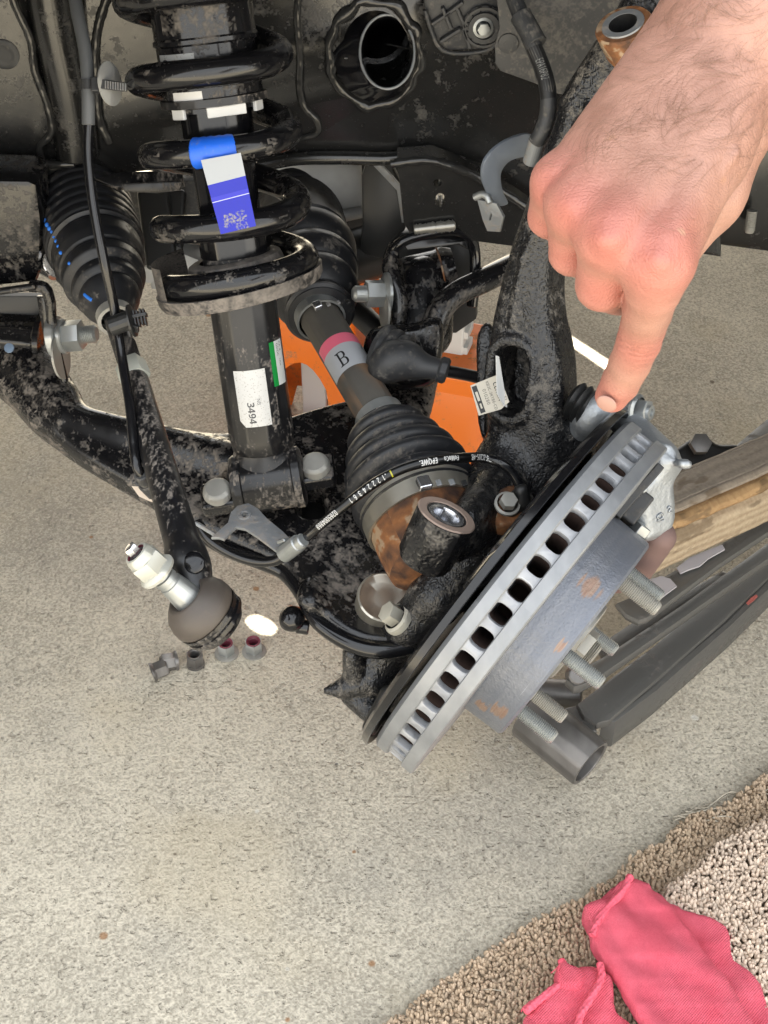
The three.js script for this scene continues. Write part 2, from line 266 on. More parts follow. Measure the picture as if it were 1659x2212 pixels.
// label wrapped on a cylinder: axis from A, from t0 to t1, angles a0 to a1 (hint = angle 0 direction), uv x runs round, y runs along
function wrap(A, axis, r, t0, t1, a0, a1, hint, seg = 20, rEnd = r) {
  const m = frameOf(axis, hint), pos = [], uv = [], nor = [], idx = [], q = V();
  for (let i = 0; i <= seg; i++) for (const k of [0, 1]) { const a = mix(a0, a1, i / seg), rr = k ? rEnd : r; q.set(Math.cos(a) * rr, k ? t1 : t0, Math.sin(a) * rr).applyMatrix4(m).add(A); pos.push(q.x, q.y, q.z); q.set(Math.cos(a), 0, Math.sin(a)).applyMatrix4(m); nor.push(q.x, q.y, q.z); uv.push(i / seg, 1 - k); }
  for (let i = 0; i < seg; i++) { const a = i * 2; idx.push(a, a + 1, a + 2, a + 1, a + 3, a + 2); }
  const g = new THREE.BufferGeometry(); g.setAttribute('position', new THREE.Float32BufferAttribute(pos, 3)); g.setAttribute('normal', new THREE.Float32BufferAttribute(nor, 3)); g.setAttribute('uv', new THREE.Float32BufferAttribute(uv, 2)); g.setIndex(idx); return g.toNonIndexed();
}

// ================= the setting =================
{ // concrete floor
  const n = 2048, S = 1.1;
  const spots = new Float32Array(n * n * 2);           // r: dark stones, g: pale stones
  for (let k = 0; k < 20000; k++) {
    const cx = rnd() * n, cy = rnd() * n, big = rnd(), r = big > .9975 ? 1.8 + rnd() * 2.2 : .45 + rnd() * .75, dark = rnd() > .4, e = .6 + rnd() * .4, an = rnd() * 3, s = .35 + rnd() * .65;
    for (let y = -7; y <= 7; y++) for (let x = -7; x <= 7; x++) { const u = x * Math.cos(an) + y * Math.sin(an), v = (y * Math.cos(an) - x * Math.sin(an)) / e, q = sstep(r + .7, r - .7, Math.hypot(u, v)) * s; if (q > 0) { const o = ((Math.floor(cy + y + n) % n) * n + Math.floor(cx + x + n) % n) * 2 + (dark ? 0 : 1); spots[o] = Math.max(spots[o], q); } }
  }
  const stains = Array.from({ length: 26 }, (_, i) => [rnd(), rnd(), .0015 + rnd() * .0035, i % 3 ? (i % 2 ? [.30, .15, .06] : [.12, .09, .06]) : [.62, .60, .54]]);
  const hg = new Float32Array(n * n), col = tex(n, (u, v, i, j) => {
    const big = fbm(u, v, 3, 4, 120), mid = fbm(u, v, 17, 3, 121), g = vn(u * 450, v * 450, 450, 122), g2 = vn(u * 900, v * 900, 900, 123), grain = g * .55 + g2 * .45;
    const st = sstep(.58, .78, fbm(u, v, 5, 4, 124));
    let c = lerp3([.345, .312, .25], [.64, .585, .475], clamp(grain * 1.7 - .33 + (big - .5) * .9 + (mid - .5) * .5, 0, 1));
    c = lerp3(c, [.50, .43, .30], st * .4); c = lerp3(c, [.28, .268, .24], sstep(.6, .8, fbm(u, v, 4, 5, 128)) * .3); for (const [x, y, q, k] of stains) { const e = Math.hypot(u - x, v - y) + (fbm(u, v, 60, 2, 129) - .5) * q; if (e < q) c = lerp3(c, k, sstep(q, q * .5, e) * .8); }
    const o = (j * n + i) * 2, pit = sstep(.74, .86, vn(u * 260 + 9, v * 260, 260, 125) * .7 + g2 * .3);
    c = lerp3(c, [.11, .105, .09], pit * .3); c = lerp3(c, [.075, .073, .07], spots[o] * .95); c = lerp3(c, [.52, .50, .45], spots[o + 1] * .7);
    hg[j * n + i] = clamp(.45 + .35 * grain - .55 * pit - .15 * spots[o] + .2 * spots[o + 1] + (mid - .5) * .2, 0, 1); return c;
  });
  const m = mat([1, 1, 1], .88, { map: col, bumpMap: tex(n, grey((u, v, i, j) => hg[j * n + i]), false), bumpScale: .003 });
  const g = new THREE.PlaneGeometry(60, 60, 1, 1); g.rotateX(-Math.PI / 2); g.attributes.uv.array.forEach((q, i, a) => { a[i] = q * 60 / S; });
  const o = new THREE.Mesh(g, m); o.name = 'concrete_floor'; o.receiveShadow = true; o.position.set(0.15, 0, 0.2); o.userData = { kind: 'structure' }; scene.add(o);
}
{ // the roof that keeps the sun off the work, and its posts; two gaps let slivers of sun through
  const rf = thing('garage_roof', 'thin grey roof over the work area with slender posts', 'roof', V(0, 2.7, -2.4));
  const pm = mat([.16, .15, .14], .8), up = (x, y) => { const q = G(x, y); return q.addScaledVector(SUN, 2.7 / SUN.y); };
  const far = up(330, 400).z, step = up(1120, 600).x;
  const s = new THREE.Shape([[-4.2, .95], [4.2, .95], [4.2, 7], [step, 7], [step, -far], [-4.2, -far]].map((q) => new THREE.Vector2(...q)));
  const gap = (l) => s.holes.push(new THREE.Path(l.map(([x, y]) => { const q = up(x, y); return new THREE.Vector2(q.x, -q.z); })));
  gap([[1184, 712], [1206, 702], [1336, 786], [1322, 808]]);
  gap(ring2(563, 1343, 38, 22, 32, .55));
  const g = new THREE.ExtrudeGeometry(s, { depth: .02, bevelEnabled: false }); g.rotateX(-Math.PI / 2); g.translate(0, 2.7, 0);
  part('roof_slab', boxUV(g), pm, rf);
  for (const [x, z] of [[-4.05, -1.1], [4.05, -1.1], [-4.05, far + .2], [4.05, -6.8]]) part('post', rbox(V(x, 1.35, z), RGT, V(0, 1, 0), V(0, 0, 1), .12, 2.69, .12, .008), pm, rf);
}
{ // side walls: daylight comes in from the open door behind the viewer
  const wm = mat([.2, .19, .18], .85);
  for (const [x, lb] of [[-2.5, 'plain grey garage wall beyond the front bumper'], [2.9, 'plain grey garage wall beside the cab']]) single('garage_wall', rbox(V(x, 1.345, -3.2), RGT, V(0, 1, 0), V(0, 0, 1), .1, 2.69, 6.6, .01), wm, lb, 'wall');
}
{ // the rest of the truck above the wheel well
  const t = thing('pickup_truck', 'dark grey pickup truck wing and bonnet over the open wheel well', 'truck', V(0, .62, -1.6));
  const paint = mat([.03, .032, .036], .35, { clearcoat: .6, clearcoatRoughness: .1 });
  const side = (z0, z1) => { const s = new THREE.Shape(); s.moveTo(-1.05, .62); s.lineTo(-1.12, 1.0); s.quadraticCurveTo(-1.1, 1.28, -.95, 1.32); s.lineTo(1.0, 1.38); s.lineTo(1.0, .62); s.lineTo(.72, .62); s.quadraticCurveTo(.66, 1.06, .16, 1.10); s.quadraticCurveTo(-.34, 1.06, -.42, .62); s.closePath(); const g = new THREE.ExtrudeGeometry(s, { depth: z1 - z0, bevelEnabled: true, bevelThickness: .02, bevelSize: .02, bevelOffset: -.02, bevelSegments: 3 }); g.translate(0, 0, z0); return boxUV(crease(g, .5)); };
  part('fender', side(-.86, -.76), paint, t);
  part('bonnet', rbox(V(-.05, 1.34, -1.18), RGT, V(0, 1, 0), V(0, 0, 1), 2.1, .07, .86, .03), paint, t);
  part('inner_wing', rbox(V(.05, 1.17, -1.0), RGT, V(0, 1, 0), V(0, 0, 1), 2.0, .04, .4, .01), M.liner, t);
  part('engine', rbox(V(.1, 1.0, -1.36), RGT, V(0, 1, 0), V(0, 0, 1), 1.6, .5, .36, .05), M.black, t);
  part('bumper', rbox(V(-1.12, .78, -1.2), RGT, V(0, 1, 0), V(0, 0, 1), .16, .3, .9, .05), paint, t);
  { const s = new THREE.Shape(); s.moveTo(1.0, .55); s.lineTo(1.0, 1.38); s.lineTo(1.6, 2.0); s.lineTo(3.1, 2.02); s.lineTo(3.3, 1.4); s.lineTo(3.3, .55); s.closePath(); const g = new THREE.ExtrudeGeometry(s, { depth: .9, bevelEnabled: true, bevelThickness: .03, bevelSize: .03, bevelOffset: -.03, bevelSegments: 3 }); g.translate(0, 0, -1.7); part('cab', boxUV(crease(g, .5)), paint, t); }
}

// ================= truck frame =================
const vert = (z, tilt = 0) => { const n = V(tilt, 0, 1).normalize(); const e1 = V(1, 0, -tilt).normalize(); return { o: V(0, .8, z), n, e1, e2: n.clone().cross(e1) }; };
const FR = vert(-1.10);
const on = (x, y, pl, lift = 0) => onPl(x, y, pl).addScaledVector(pl.n, lift);
const bead = (list, pl, r, lift = 0, bump = .12) => { const c = list.map(([x, y]) => on(x, y, pl, lift)); return tube(c, (s) => r * (1 + 1.6 * bump * (vn(s * 38, r * 900, 64, 210) - .5) + 1.2 * bump * (vn(s * 90, 3 + r * 700, 128, 211) - .5)), c.length * 14, 10); };
function loftPx(rings, n = 40, capEnd = true) {
  const pos = [], idx = []; rings.forEach(([x, y, rx, ry, d]) => { for (let i = 0; i < n; i++) { const a = i / n * 2 * Math.PI, q = P(x + Math.cos(a) * rx, y + Math.sin(a) * ry, d); pos.push(q.x, q.y, q.z); } });
  for (let k = 0; k < rings.length - 1; k++) for (let i = 0; i < n; i++) { const a = k * n + i, b = k * n + (i + 1) % n; idx.push(a, a + n, b, b, a + n, b + n); }
  if (capEnd) { const L = rings[rings.length - 1], q = P(L[0], L[1], L[4]), c = pos.length / 3; pos.push(q.x, q.y, q.z); const s = (rings.length - 1) * n; for (let i = 0; i < n; i++) idx.push(s + i, c, s + (i + 1) % n); }
  const g = new THREE.BufferGeometry(); g.setAttribute('position', new THREE.Float32BufferAttribute(pos, 3)); g.setIndex(idx); g.computeVertexNormals(); return boxUV(crease(g, .7));
}
{
  const t = thing('steel_chassis', 'black dusty steel truck frame rail with weld seams above the axle', 'frame rail', V(0, .45, -1.12));
  // main pressed side wall
  const hole = ring2(812, 112, 90, 106, 22);
  part('rail_wall', plate([[-260, -420], [1560, -420], [1560, 560], [1300, 520], [1140, 462], [1040, 388], [940, 347], [830, 336], [640, 337], [520, 352], [400, 366], [96, 397], [58, 392], [-260, 385]], FR, .07, { bevel: .006, holes: [hole] }), M.frame, t);
  // tube through the rail
  const D = onPl(812, 112, FR).sub(CAM).dot(FWD);
  part('cross_tube', loftPx([[812, 112, 92, 108, D], [822, 112, 80, 96, D - .008], [833, 112, 66, 86, D - .014], [836, 112, 61, 82, D - .017], [837, 112, 56, 77, D - .014], [838, 114, 54, 74, D + .02], [846, 118, 50, 66, D + .13]], 44), M.gloss, t);
  { const r = ring2(808, 114, 97, 113, 30).map(([x, y], i) => on(x + 3 * Math.sin(i * 2.3), y + 4 * Math.sin(i * 1.7), FR, .001)); r.push(r[0]); part('weld_ring', tube(r, (s) => .0046 * (1 + .22 * Math.sin(s * 70) + .15 * Math.sin(s * 31)), 220, 10), M.weld, t); }
  { const r = ring2(836.5, 112, 59, 80, 30).map(([x, y]) => P(x, y, D - .0168)); r.push(r[0]); part('tube_lip', tube(r, (s) => .0011 * (1 + .3 * (vn(s * 40, 1, 64, 220) - .5)), 160, 8), M.bracket, t); }
  part('lip_seam', [tube([on(745, 112, FR, .012), on(785, 116, FR, .012)], .0012), tube([P(838, 95, D + .02), P(896, 108, D - .012)], .0012)], M.weld, t);
  // doubler plate at the left with its weld
  const DB = vert(-1.088);
  part('doubler_plate', plate([[-260, -420], [-40, -420], [20, -20], [66, 88], [72, 150], [100, 228], [108, 285], [80, 320], [92, 352], [160, 357], [152, 396], [58, 392], [-260, 385]], DB, .012, { bevel: .003 }), M.frame, t);
  part('weld_bead', bead([[10, -60], [32, 10], [66, 88], [74, 150], [102, 228], [111, 285], [84, 320], [95, 352], [160, 356]], DB, .0036, -.001), M.weld, t);
  part('weld_bead', bead([[-60, 330], [0, 341], [30, 350], [62, 372], [88, 388]], DB, .0042, .001), M.weld, t);
  part('weld_bead', bead([[236, -20], [214, 50], [206, 110], [210, 190], [216, 260], [236, 308]], FR, .0042, .0), M.weld, t);
  part('weld_bead', bead([[650, -40], [642, 33], [648, 120], [648, 200], [659, 233], [684, 260], [686, 285], [640, 301], [600, 310]], FR, .0033, .0), M.weld, t);
  part('plug', lathe(on(9, 117, DB, -.002), DB.n, [[0, .0125], [.003, .0125], [.0045, .009], [.0045, .0085], [.003, .006], [.003, 0]], 28), M.plastic, t);
  // channel rib between the plates
  part('pressed_rib', tube([on(100, -60, FR), on(120, 60, FR), on(150, 200, FR), on(168, 330, FR)], .019, 30, 20), M.frame, t);
  part('rib_edge', tube([on(170, -60, FR, .004), on(178, 60, FR, .006), on(196, 190, FR, .004), on(208, 330, FR, .004)], .003, 30, 8), M.frame, t);
  // right hand panel: darker gusset below the curved flange
  const GU = vert(-1.075);
  part('gusset', plate([[858, 343], [935, 337], [1040, 376], [1150, 452], [1175, 540], [1020, 520], [990, 492], [890, 512], [872, 480]], GU, .02, { bevel: 0, holes: [ring2(945, 395, 9, 8), ring2(951, 432, 11, 15)] }), M.frame, t);
  part('flange_seam', bead([[845, 352], [890, 345], [930, 345], [1000, 366], [1070, 402], [1140, 447]], GU, .0042, .002, .2), M.weld, t);
  part('gusset_weld', bead([[896, 491], [940, 486], [982, 482]], GU, .0048, .004, .3), mat([.3, .29, .26], .3, { metalness: .6 }), t);
  part('rail_flange', bead([[560, 352], [640, 338], [740, 336], [830, 338], [900, 333], [960, 340], [1050, 385]], FR, .006, .004, .03), M.frame, t);
  part('shield_strip', plate([[636, 342], [812, 341], [866, 402], [876, 482], [868, 482], [857, 412], [805, 357], [636, 357]], planeAt(750, 350, 1.22, V(0, .1, 1)), .004, { bevel: .0008 }), M.bracket, t);
  // left mounting box and the ear that carries the arm bolt
  const LB = vert(-1.03);
  part('mount_box', plate([[-260, 386], [60, 391], [80, 400], [90, 480], [86, 590], [78, 612], [-260, 650]], LB, .05, { bevel: .006 }), M.glossWorn, t);
  part('mount_flange', [box3(P(-200, 658, 1.2), P(88, 617, 1.19), .03, .006, V(0, .6, 1), .003)], M.strut, t);
  part('mount_ear', [tube([P(66, 617, 1.185), P(96, 622, 1.185), P(107, 645, 1.19), P(112, 690, 1.2), P(124, 760, 1.21), P(140, 822, 1.22)], (s) => .0055 - .002 * s, 40, 8), plate([[78, 640], [104, 640], [112, 700], [138, 822], [128, 822], [112, 772], [96, 740], [86, 690]], planeAt(100, 700, 1.22, V(-.4, .3, 1)), .005)], M.glossWorn, t);
  part('mount_back', plate([[-200, 640], [90, 640], [98, 720], [60, 745], [-200, 740]], planeAt(50, 690, 1.26, V(0, .2, 1)), .01), M.black, t);
  const bA = P(112, 729, 1.215), bD = DIR(.985, -.06, .16);
  part('mount_bolt', [cyl(bA.clone(), bA.clone().addScaledVector(bD, .008), .019, 30), hex(bA.clone().addScaledVector(bD, .0125), bD, .024, .0155, V(0, 1, .3)), cyl(bA.clone().addScaledVector(bD, .008), bA.clone().addScaledVector(bD, .013), .0155, 24), lathe(bA.clone().addScaledVector(bD, .026), bD, threads(.0155, .0078, .0016), 24)], M.zinc, t);
  part('cam_washer', lathe(bA.clone().addScaledVector(DIR(.2, 1, .2), .018).addScaledVector(bD, .0045), bD, [[0, 0], [0, .020], [.002, .020], [.002, 0]], 26), M.zincDull, t);
  part('rack_bracket', [plate([[203, 386], [258, 371], [392, 366], [398, 398], [345, 406], [248, 405]], planeAt(300, 390, 1.17, V(0, .8, .6)), .006), plate([[262, 396], [392, 392], [390, 412], [338, 418], [268, 414]], planeAt(300, 400, 1.165, V(0, .4, 1)), .004)], M.strut, t);
  // rear arm pocket with bushing bolt
  const pk = planeAt(940, 600, 1.3, V(-.15, .25, 1));
  part('pocket_back', plate([[846, 505], [990, 490], [1026, 516], [1028, 690], [985, 720], [852, 720]], pk, .02), M.black, t);
  part('pocket_top', [tube([P(843, 568, 1.235), P(850, 540, 1.23), P(866, 524, 1.225), P(900, 510, 1.225), P(985, 498, 1.225), P(1016, 512, 1.23), P(1025, 540, 1.24), P(1026, 600, 1.25), P(1020, 660, 1.26)], .0052, 70, 10), plate([[860, 512], [985, 492], [1022, 516], [1024, 545], [990, 528], [880, 540]], planeAt(940, 520, 1.24, V(0, .5, .8)), .006)], M.gloss, t);
  part('pocket_ear', tube([P(852, 530, 1.232), P(843, 568, 1.23), P(849, 604, 1.225), P(862, 646, 1.225), P(860, 705, 1.23)], (s) => .006 + .002 * Math.sin(s * 3), 40, 10), M.glossWorn, t);
  part('hanger_plate', plate([[790, 348], [840, 350], [866, 400], [876, 480], [872, 500], [850, 520], [838, 565], [790, 552], [775, 540], [782, 480], [780, 380]], planeAt(820, 470, 1.27, V(-.2, .2, 1)), .012, { bevel: .003 }), M.black, t);
  const nA = P(838, 634, 1.222), nD = DIR(-.97, .05, .25);
  part('arm_bolt', [lathe(nA, nD, [[0, 0], [0, .0185], [.0025, .0185], [.0045, .0145], [.0045, 0]], 28), hex(nA.clone().addScaledVector(nD, .0035), nD, .0215, .0165, V(0, 1, .2)), lathe(nA.clone().addScaledVector(nD, .019), nD, [[0, 0], [0, .0072], [.0105, .0072], [.013, .005], [.013, 0]], 22)], M.zinc, t);
  part('cam_washer', lathe(nA.clone().addScaledVector(DIR(-.05, 1, .1), .016).addScaledVector(nD, .001), nD, [[0, 0], [0, .0165], [.002, .0165], [.002, 0]], 26), M.zincDull, t);
}
{ // aluminium differential housing behind
  const t = thing('differential_housing', 'grey cast aluminium housing glimpsed under the frame behind the spring', 'housing', P(700, 480, 1.42));
  part('casting', plate([[560, 345], [700, 345], [782, 352], [790, 466], [745, 474], [706, 490], [600, 520], [540, 500]], planeAt(690, 420, 1.34, V(.1, .35, 1)), .05, { bevel: .006 }), M.alu, t);
  part('crossmember', plate([[520, 330], [920, 330], [920, 520], [860, 560], [790, 548], [700, 540], [560, 560]], planeAt(720, 440, 1.46, V(0, .2, 1)), .05, { bevel: .006 }), M.black, t);
  part('rib', tube([P(630, 440, 1.352), P(690, 408, 1.352), P(745, 372, 1.355)], .0045), M.alu, t);
  part('rib', tube([P(690, 480, 1.345), P(735, 468, 1.345), P(780, 458, 1.35)], .006), M.alu, t);
  part('lower_casting', plate([[430, 560], [470, 640], [440, 668], [418, 664], [395, 640], [325, 628], [318, 580], [330, 520]], planeAt(380, 600, 1.33, V(0, .2, 1)), .04, { bevel: .006 }), M.alu, t);
  part('rear_cover', plate([[272, 392], [450, 388], [452, 560], [400, 600], [330, 600], [296, 560]], planeAt(360, 480, 1.36, V(0, .2, 1)), .03, { bevel: .006, holes: [ring2(398, 446, 15, 24, 14, .3)] }), M.liner, t);
  part('rear_web', [box3(P(330, 410, 1.32), P(352, 580, 1.32), .03, .012, RGT, .004), box3(P(380, 410, 1.33), P(372, 560, 1.33), .02, .012, RGT, .004)], M.black, t);
  part('casting_bolt', lathe(P(322, 590, 1.326), V(0, .2, 1), [[0, .008], [.005, .008], [.006, 0]], 18), M.alu, t);
  part('casting_bolt', lathe(P(425, 648, 1.326), V(0, .2, 1), [[0, .008], [.005, .008], [.006, 0]], 18), M.alu, t);
  part('skid_beam', [tube([P(735, 640, 1.36), P(790, 690, 1.34), P(850, 750, 1.33)], .012), tube([P(745, 580, 1.4), P(752, 610, 1.39), P(790, 640, 1.38)], .006), tube([P(600, 520, 1.42), P(720, 560, 1.42), P(820, 540, 1.42)], .028)], M.black, t);
}
{ // inner fender liner, clips, harness bracket
  const LI = vert(-1.05, -.05);
  const t = thing('fender_liner', 'dark grey plastic splash liner held by push pins behind the brake hose', 'liner', on(1180, 200, LI));
  part('liner_panel', plate([[1079, 60], [1069, 98], [1070, 137], [1081, 154], [1156, 181], [1204, 203], [1330, 230], [1500, 240], [1500, -260], [1050, -260]], LI, .004, { bevel: .001 }), M.liner, t);
  part('push_pin', lathe(on(1098, 93, LI, .0005), LI.n, [[0, .0082], [.0012, .0078], [.003, .004], [.0032, 0]], 24), M.plastic, t);
  const h = thing('harness_bracket', 'black ribbed plastic wiring bracket bolted to the frame rail', 'bracket', on(1000, 110, FR));
  const HB = vert(-1.083), out = [[905, -60], [918, 20], [935, 72], [948, 98], [968, 110], [1040, 108], [1066, 96], [1080, 70], [1083, 30], [1074, -60]];
  part('back_plate', plate(out, HB, .012, { bevel: .002 }), M.plastic, h);
  const rib = (a, b, w = .003) => box3(on(...a, HB, .002), on(...b, HB, .002), w, .008, V(1, 0, 0), .001);
  part('rim', tube(out.slice(1).map((q) => on(...q, HB, .003)), .0018, 60, 6), M.plastic, h);
  for (const [a, b] of [[[932, 48], [975, 20]], [[950, 86], [995, 58]], [[955, 12], [975, 60]], [[985, 10], [1005, 56]], [[1000, 56], [1015, 100]], [[960, 30], [1000, 0]]]) part('rib', rib(a, b), M.plastic, h);
  const c = on(1045, 54, HB, 0);
  part('boss', lathe(c, HB.n, [[0, .0165], [.006, .0165], [.006, .0145], [.002, .0145], [.002, .0125], [.0075, .0125], [.0075, .009], [.004, .009], [.004, 0]], 30), M.plastic, h);
  for (let i = 0; i < 12; i++) { const a = i * Math.PI / 6, d = V(Math.cos(a), Math.sin(a), 0); part('boss_rib', box3(c.clone().addScaledVector(d, .012).add(V(0, 0, .0035)), c.clone().addScaledVector(d, .017).add(V(0, 0, .0035)), .0012, .006, V(0, 0, 1), .0004), M.plastic, h); }
  part('bolt', [lathe(c.clone().add(V(-.001, 0, .0045)), V(.1, .1, 1), [[0, .0082], [.002, .0082], [.003, .006]], 26), hex(c.clone().add(V(-.001, 0, .006)), V(.1, .1, 1), .0095, .006)], M.zinc, h);
}
{ // sill at the right
  const t = thing('rocker_sill', 'black underside of the cab sill with a threaded stud', 'sill', P(1640, 545, 1.62));
  part('sill_panel', plate([[1420, 140], [1900, 100], [1900, 566], [1659, 546], [1540, 530], [1480, 520]], planeAt(1620, 450, 1.6, V(0, .15, 1)), .05, { bevel: .006 }), M.frame, t);
  part('stud', lathe(P(1625, 455, 1.585), V(0, -1, .2), threads(.026, .0062, .002), 20), M.zincDull, t);
}

// ================= coil-over strut =================
{
  const A = P(432, 0, 1.0), B = P(568, 960, 1.122), ax = B.clone().sub(A), L = ax.length(); ax.normalize();
  const at = (y) => { const s = y / 960; return A.clone().lerp(B, s); };                 // by photo row
  const tAt = (y) => L * y / 960;
  const t = thing('coil_over_strut', 'dusty black coil spring strut standing on the lower arm', 'strut', P(580, 1080, 1.14));
  const X = RGT.clone().addScaledVector(ax, -RGT.dot(ax)).normalize(), N = X.clone().cross(ax).normalize(); if (N.dot(FWD) > 0) N.negate();
  const up = ax.clone().negate();
  // damper
  part('damper_tube', lathe(A, ax, [[tAt(500), .0262], [tAt(930), .0262], [tAt(965), .0245], [tAt(985), .019]], 48), M.strut, t);
  part('dust_cover', lathe(A, ax, [[-.09, .0372], [tAt(68), .0372], [tAt(72), .0385], [tAt(80), .0385], [tAt(84), .0368], [tAt(200), .0368], [tAt(203), .034], [tAt(215), .034], [tAt(216), .026]], 48), M.glossWorn, t);
  part('bump_stop_ring', lathe(A, ax, [[tAt(186), .037], [tAt(188), .0395], [tAt(203), .0395], [tAt(206), .034]], 48), M.strut, t);
  for (const a of [-.75, .35, 1.25]) { const d = X.clone().multiplyScalar(Math.sin(a)).addScaledVector(N, Math.cos(a)); const c = A.clone().addScaledVector(ax, tAt(214)).addScaledVector(d, .0345); part('white_tab', rbox(c, d.clone().cross(ax), ax, d, a === .35 ? .029 : .013, .0075, .003, .0008), M.white, t); }
  part('inner_sleeve', lathe(A, ax, [[tAt(200), .0268], [tAt(330), .0262], [tAt(332), .0235], [tAt(470), .0235], [tAt(475), .027], [tAt(520), .027]], 40), M.gloss, t);
  // spring, wound so that the front of each turn climbs to the right; its turns lean a little
  const R = .0530, wr = .0103, X2 = X.clone().multiplyScalar(Math.cos(.17)).addScaledVector(ax, Math.sin(.17));
  const row = (u) => u < 1 ? mix(566, 476, u * (.3 + .7 * u)) : 476 - 152 * (u - 1);
  const helix = (u) => { const th = Math.PI - 2 * Math.PI * u, k = u < 1 ? mix(-.05, .17, u) : .17, xx = X.clone().multiplyScalar(Math.cos(k)).addScaledVector(ax, Math.sin(k)); return at(row(u)).addScaledVector(xx, R * Math.cos(th)).addScaledVector(N, R * Math.sin(th)); };
  const ctr = []; for (let i = 0; i <= 220; i++) ctr.push(helix(.06 + i / 220 * 4.9));
  part('coil_spring', tube(ctr, wr, 560, 16), M.spring, t);
  // lower spring seat
  const s0 = at(584), sa = up.clone().addScaledVector(X, -.10).normalize();
  part('spring_seat', lathe(s0, sa, [[-.009, .027], [-.009, .056], [-.0075, .0625], [-.004, .0645], [.0015, .0652], [.003, .0656], [.003, .063], [-.001, .060], [-.003, .05], [-.003, .03], [.002, .0275]], 60), M.seat, t);
  part('seat_wall', lathe(s0.clone().addScaledVector(sa, -.002), sa, [[0, .040], [.016, .0375], [.021, .036], [.0225, .033], [.0225, .027]], 40), M.seat, t);
  part('seat_guard', wrap(s0, sa, .0640, .001, .028, Math.PI * .80, Math.PI * 1.25, X, 16, .0630), M.seat, t);
  part('seat_clip', rbox(P(598, 601, 1.055), X, ax, N, .007, .006, .004, .001), M.plastic, t);
  // stickers
  const lab = (name, y0, y1, r, a0, a1, m, lb) => part(name, wrap(A, ax, r, tAt(y0), tAt(y1), a0, a1, X, 24), m, t, lb);
  const sgn = X.clone().cross(ax).dot(N) > 0 ? 1 : -1, ang = (deg) => sgn * deg * Math.PI / 180;       // 90 faces the viewer, 180 is the left side
  lab('part_sticker', 96, 132, .0372, ang(150), ang(98), print(256, 96, '#d6d6d2', (x, w, h) => { x.fillStyle = '#26282c'; x.font = 'bold 120px sans-serif'; x.fillText('C', 8, 112); smudge(x, w, h, 40, '#8d877c', 1, 6); }));
  lab('part_sticker', 170, 190, .0374, ang(133), ang(95), M.white);
  lab('serial_sticker', 764, 894, .0266, ang(117), ang(62), print(300, 520, '#d9d8d4', (x, w, h) => {
    x.save(); x.translate(70, 300); x.rotate(Math.PI / 2); x.fillStyle = '#4a4a4c'; x.font = 'bold 92px sans-serif'; x.fillText('3494', -10, -24); x.font = '46px sans-serif'; x.fillText('NB', -40, -118); x.restore();
    x.strokeStyle = '#55555a'; x.lineWidth = 8; smudge(x, w, h, 240, '#8a8175', 1, 7); smudge(x, w, h, 60, '#3a3835', 1, 3);
    x.fillStyle = '#131315'; x.beginPath(); x.moveTo(0, h); x.lineTo(50, h); x.lineTo(0, h - 60); x.fill();
  }));
  lab('green_sticker', 712, 812, .0266, ang(48), ang(14), print(200, 400, '#d9dcda', (x, w, h) => { x.fillStyle = '#0a8f3c'; x.fillRect(0, 0, 66, h); x.save(); x.translate(100, 14); x.rotate(Math.PI / 2); x.fillStyle = '#26282c'; x.font = '44px sans-serif'; x.fillText('CA 4', 0, -40); x.fillText('GDDC', 10, 6); x.font = '30px sans-serif'; x.fillText('T4CA', 150, -20); x.restore(); }));
  // lower eye
  const eA = P(504, 1052, 1.128), eB = P(656, 1028, 1.128), ed = eB.clone().sub(eA).normalize(), EL = eA.distanceTo(eB);
  part('eye_barrel', lathe(eA, ed, [[0, .0115], [0, .0235], [.003, .0255], [.008, .0255], [.009, .0240], [EL - .009, .0240], [EL - .008, .0252], [EL - .002, .0252], [EL, .022], [EL, .0115]], 44), M.strut, t);
  part('eye_neck', net((p) => smin(cap(at(930), P(575, 1030, 1.13), .0235, .02)(p), cap(P(545, 1030, 1.13), P(610, 1022, 1.13), .021, .021)(p), .012), bounds([at(900), P(500, 1060, 1.13), P(650, 1060, 1.13)], .035), .004), M.strut, t);
  const pin = (x, y, d, name) => { const c = P(x, y, d), n = V(-.1, 1, .28).normalize(); part('pin_lug', rbox(c.clone().addScaledVector(n, -.010), ed, n, ed.clone().cross(n), .030, .016, .026, .004), M.glossWorn, t); part('pin_bolt', [lathe(c.clone().addScaledVector(n, -.003), n, [[0, 0], [0, .0122], [.003, .0122], [.0065, .0112], [.009, .0085], [.0098, .004], [.0098, 0]], 30)], M.zincDull, t); };
  pin(470, 1062, 1.115); pin(681, 1006, 1.125);
  // tape + tag
  let uT = 2.2, best = 1e9; for (let u = 2.05; u < 2.45; u += .004) { const q = helix(u).sub(CAM), sx = PW / 2 + q.dot(RGT) / q.dot(FWD) * FOC; if (Math.abs(sx - 462) < best) { best = Math.abs(sx - 462); uT = u; } }
  const dT = helix(uT).sub(CAM).dot(FWD);
  part('blue_tape', tube([-.042, -.028, -.014, 0, .014, .028, .042].map((k) => helix(uT + k)), (q) => wr * (1.07 + .02 * Math.sin(q * 30)), 40, 20), M.blueTape, t);
  const TP = planeOf([437, 345, dT - .012], [524, 332, dT - .012], [515, 495, dT - .004]);
  const tag = plate([[434, 346], [520, 330], [553, 488], [477, 506]], TP, .0008, { bevel: 0 });
  { const p = tag.attributes.position, uv = tag.attributes.uv, q = V(), o = onPl(434, 346, TP), ex = onPl(520, 330, TP).sub(o), ey = onPl(477, 506, TP).sub(o); for (let i = 0; i < p.count; i++) { q.fromBufferAttribute(p, i).sub(o); uv.setXY(i, q.dot(ex) / ex.lengthSq(), 1 - q.dot(ey) / ey.lengthSq()); } }
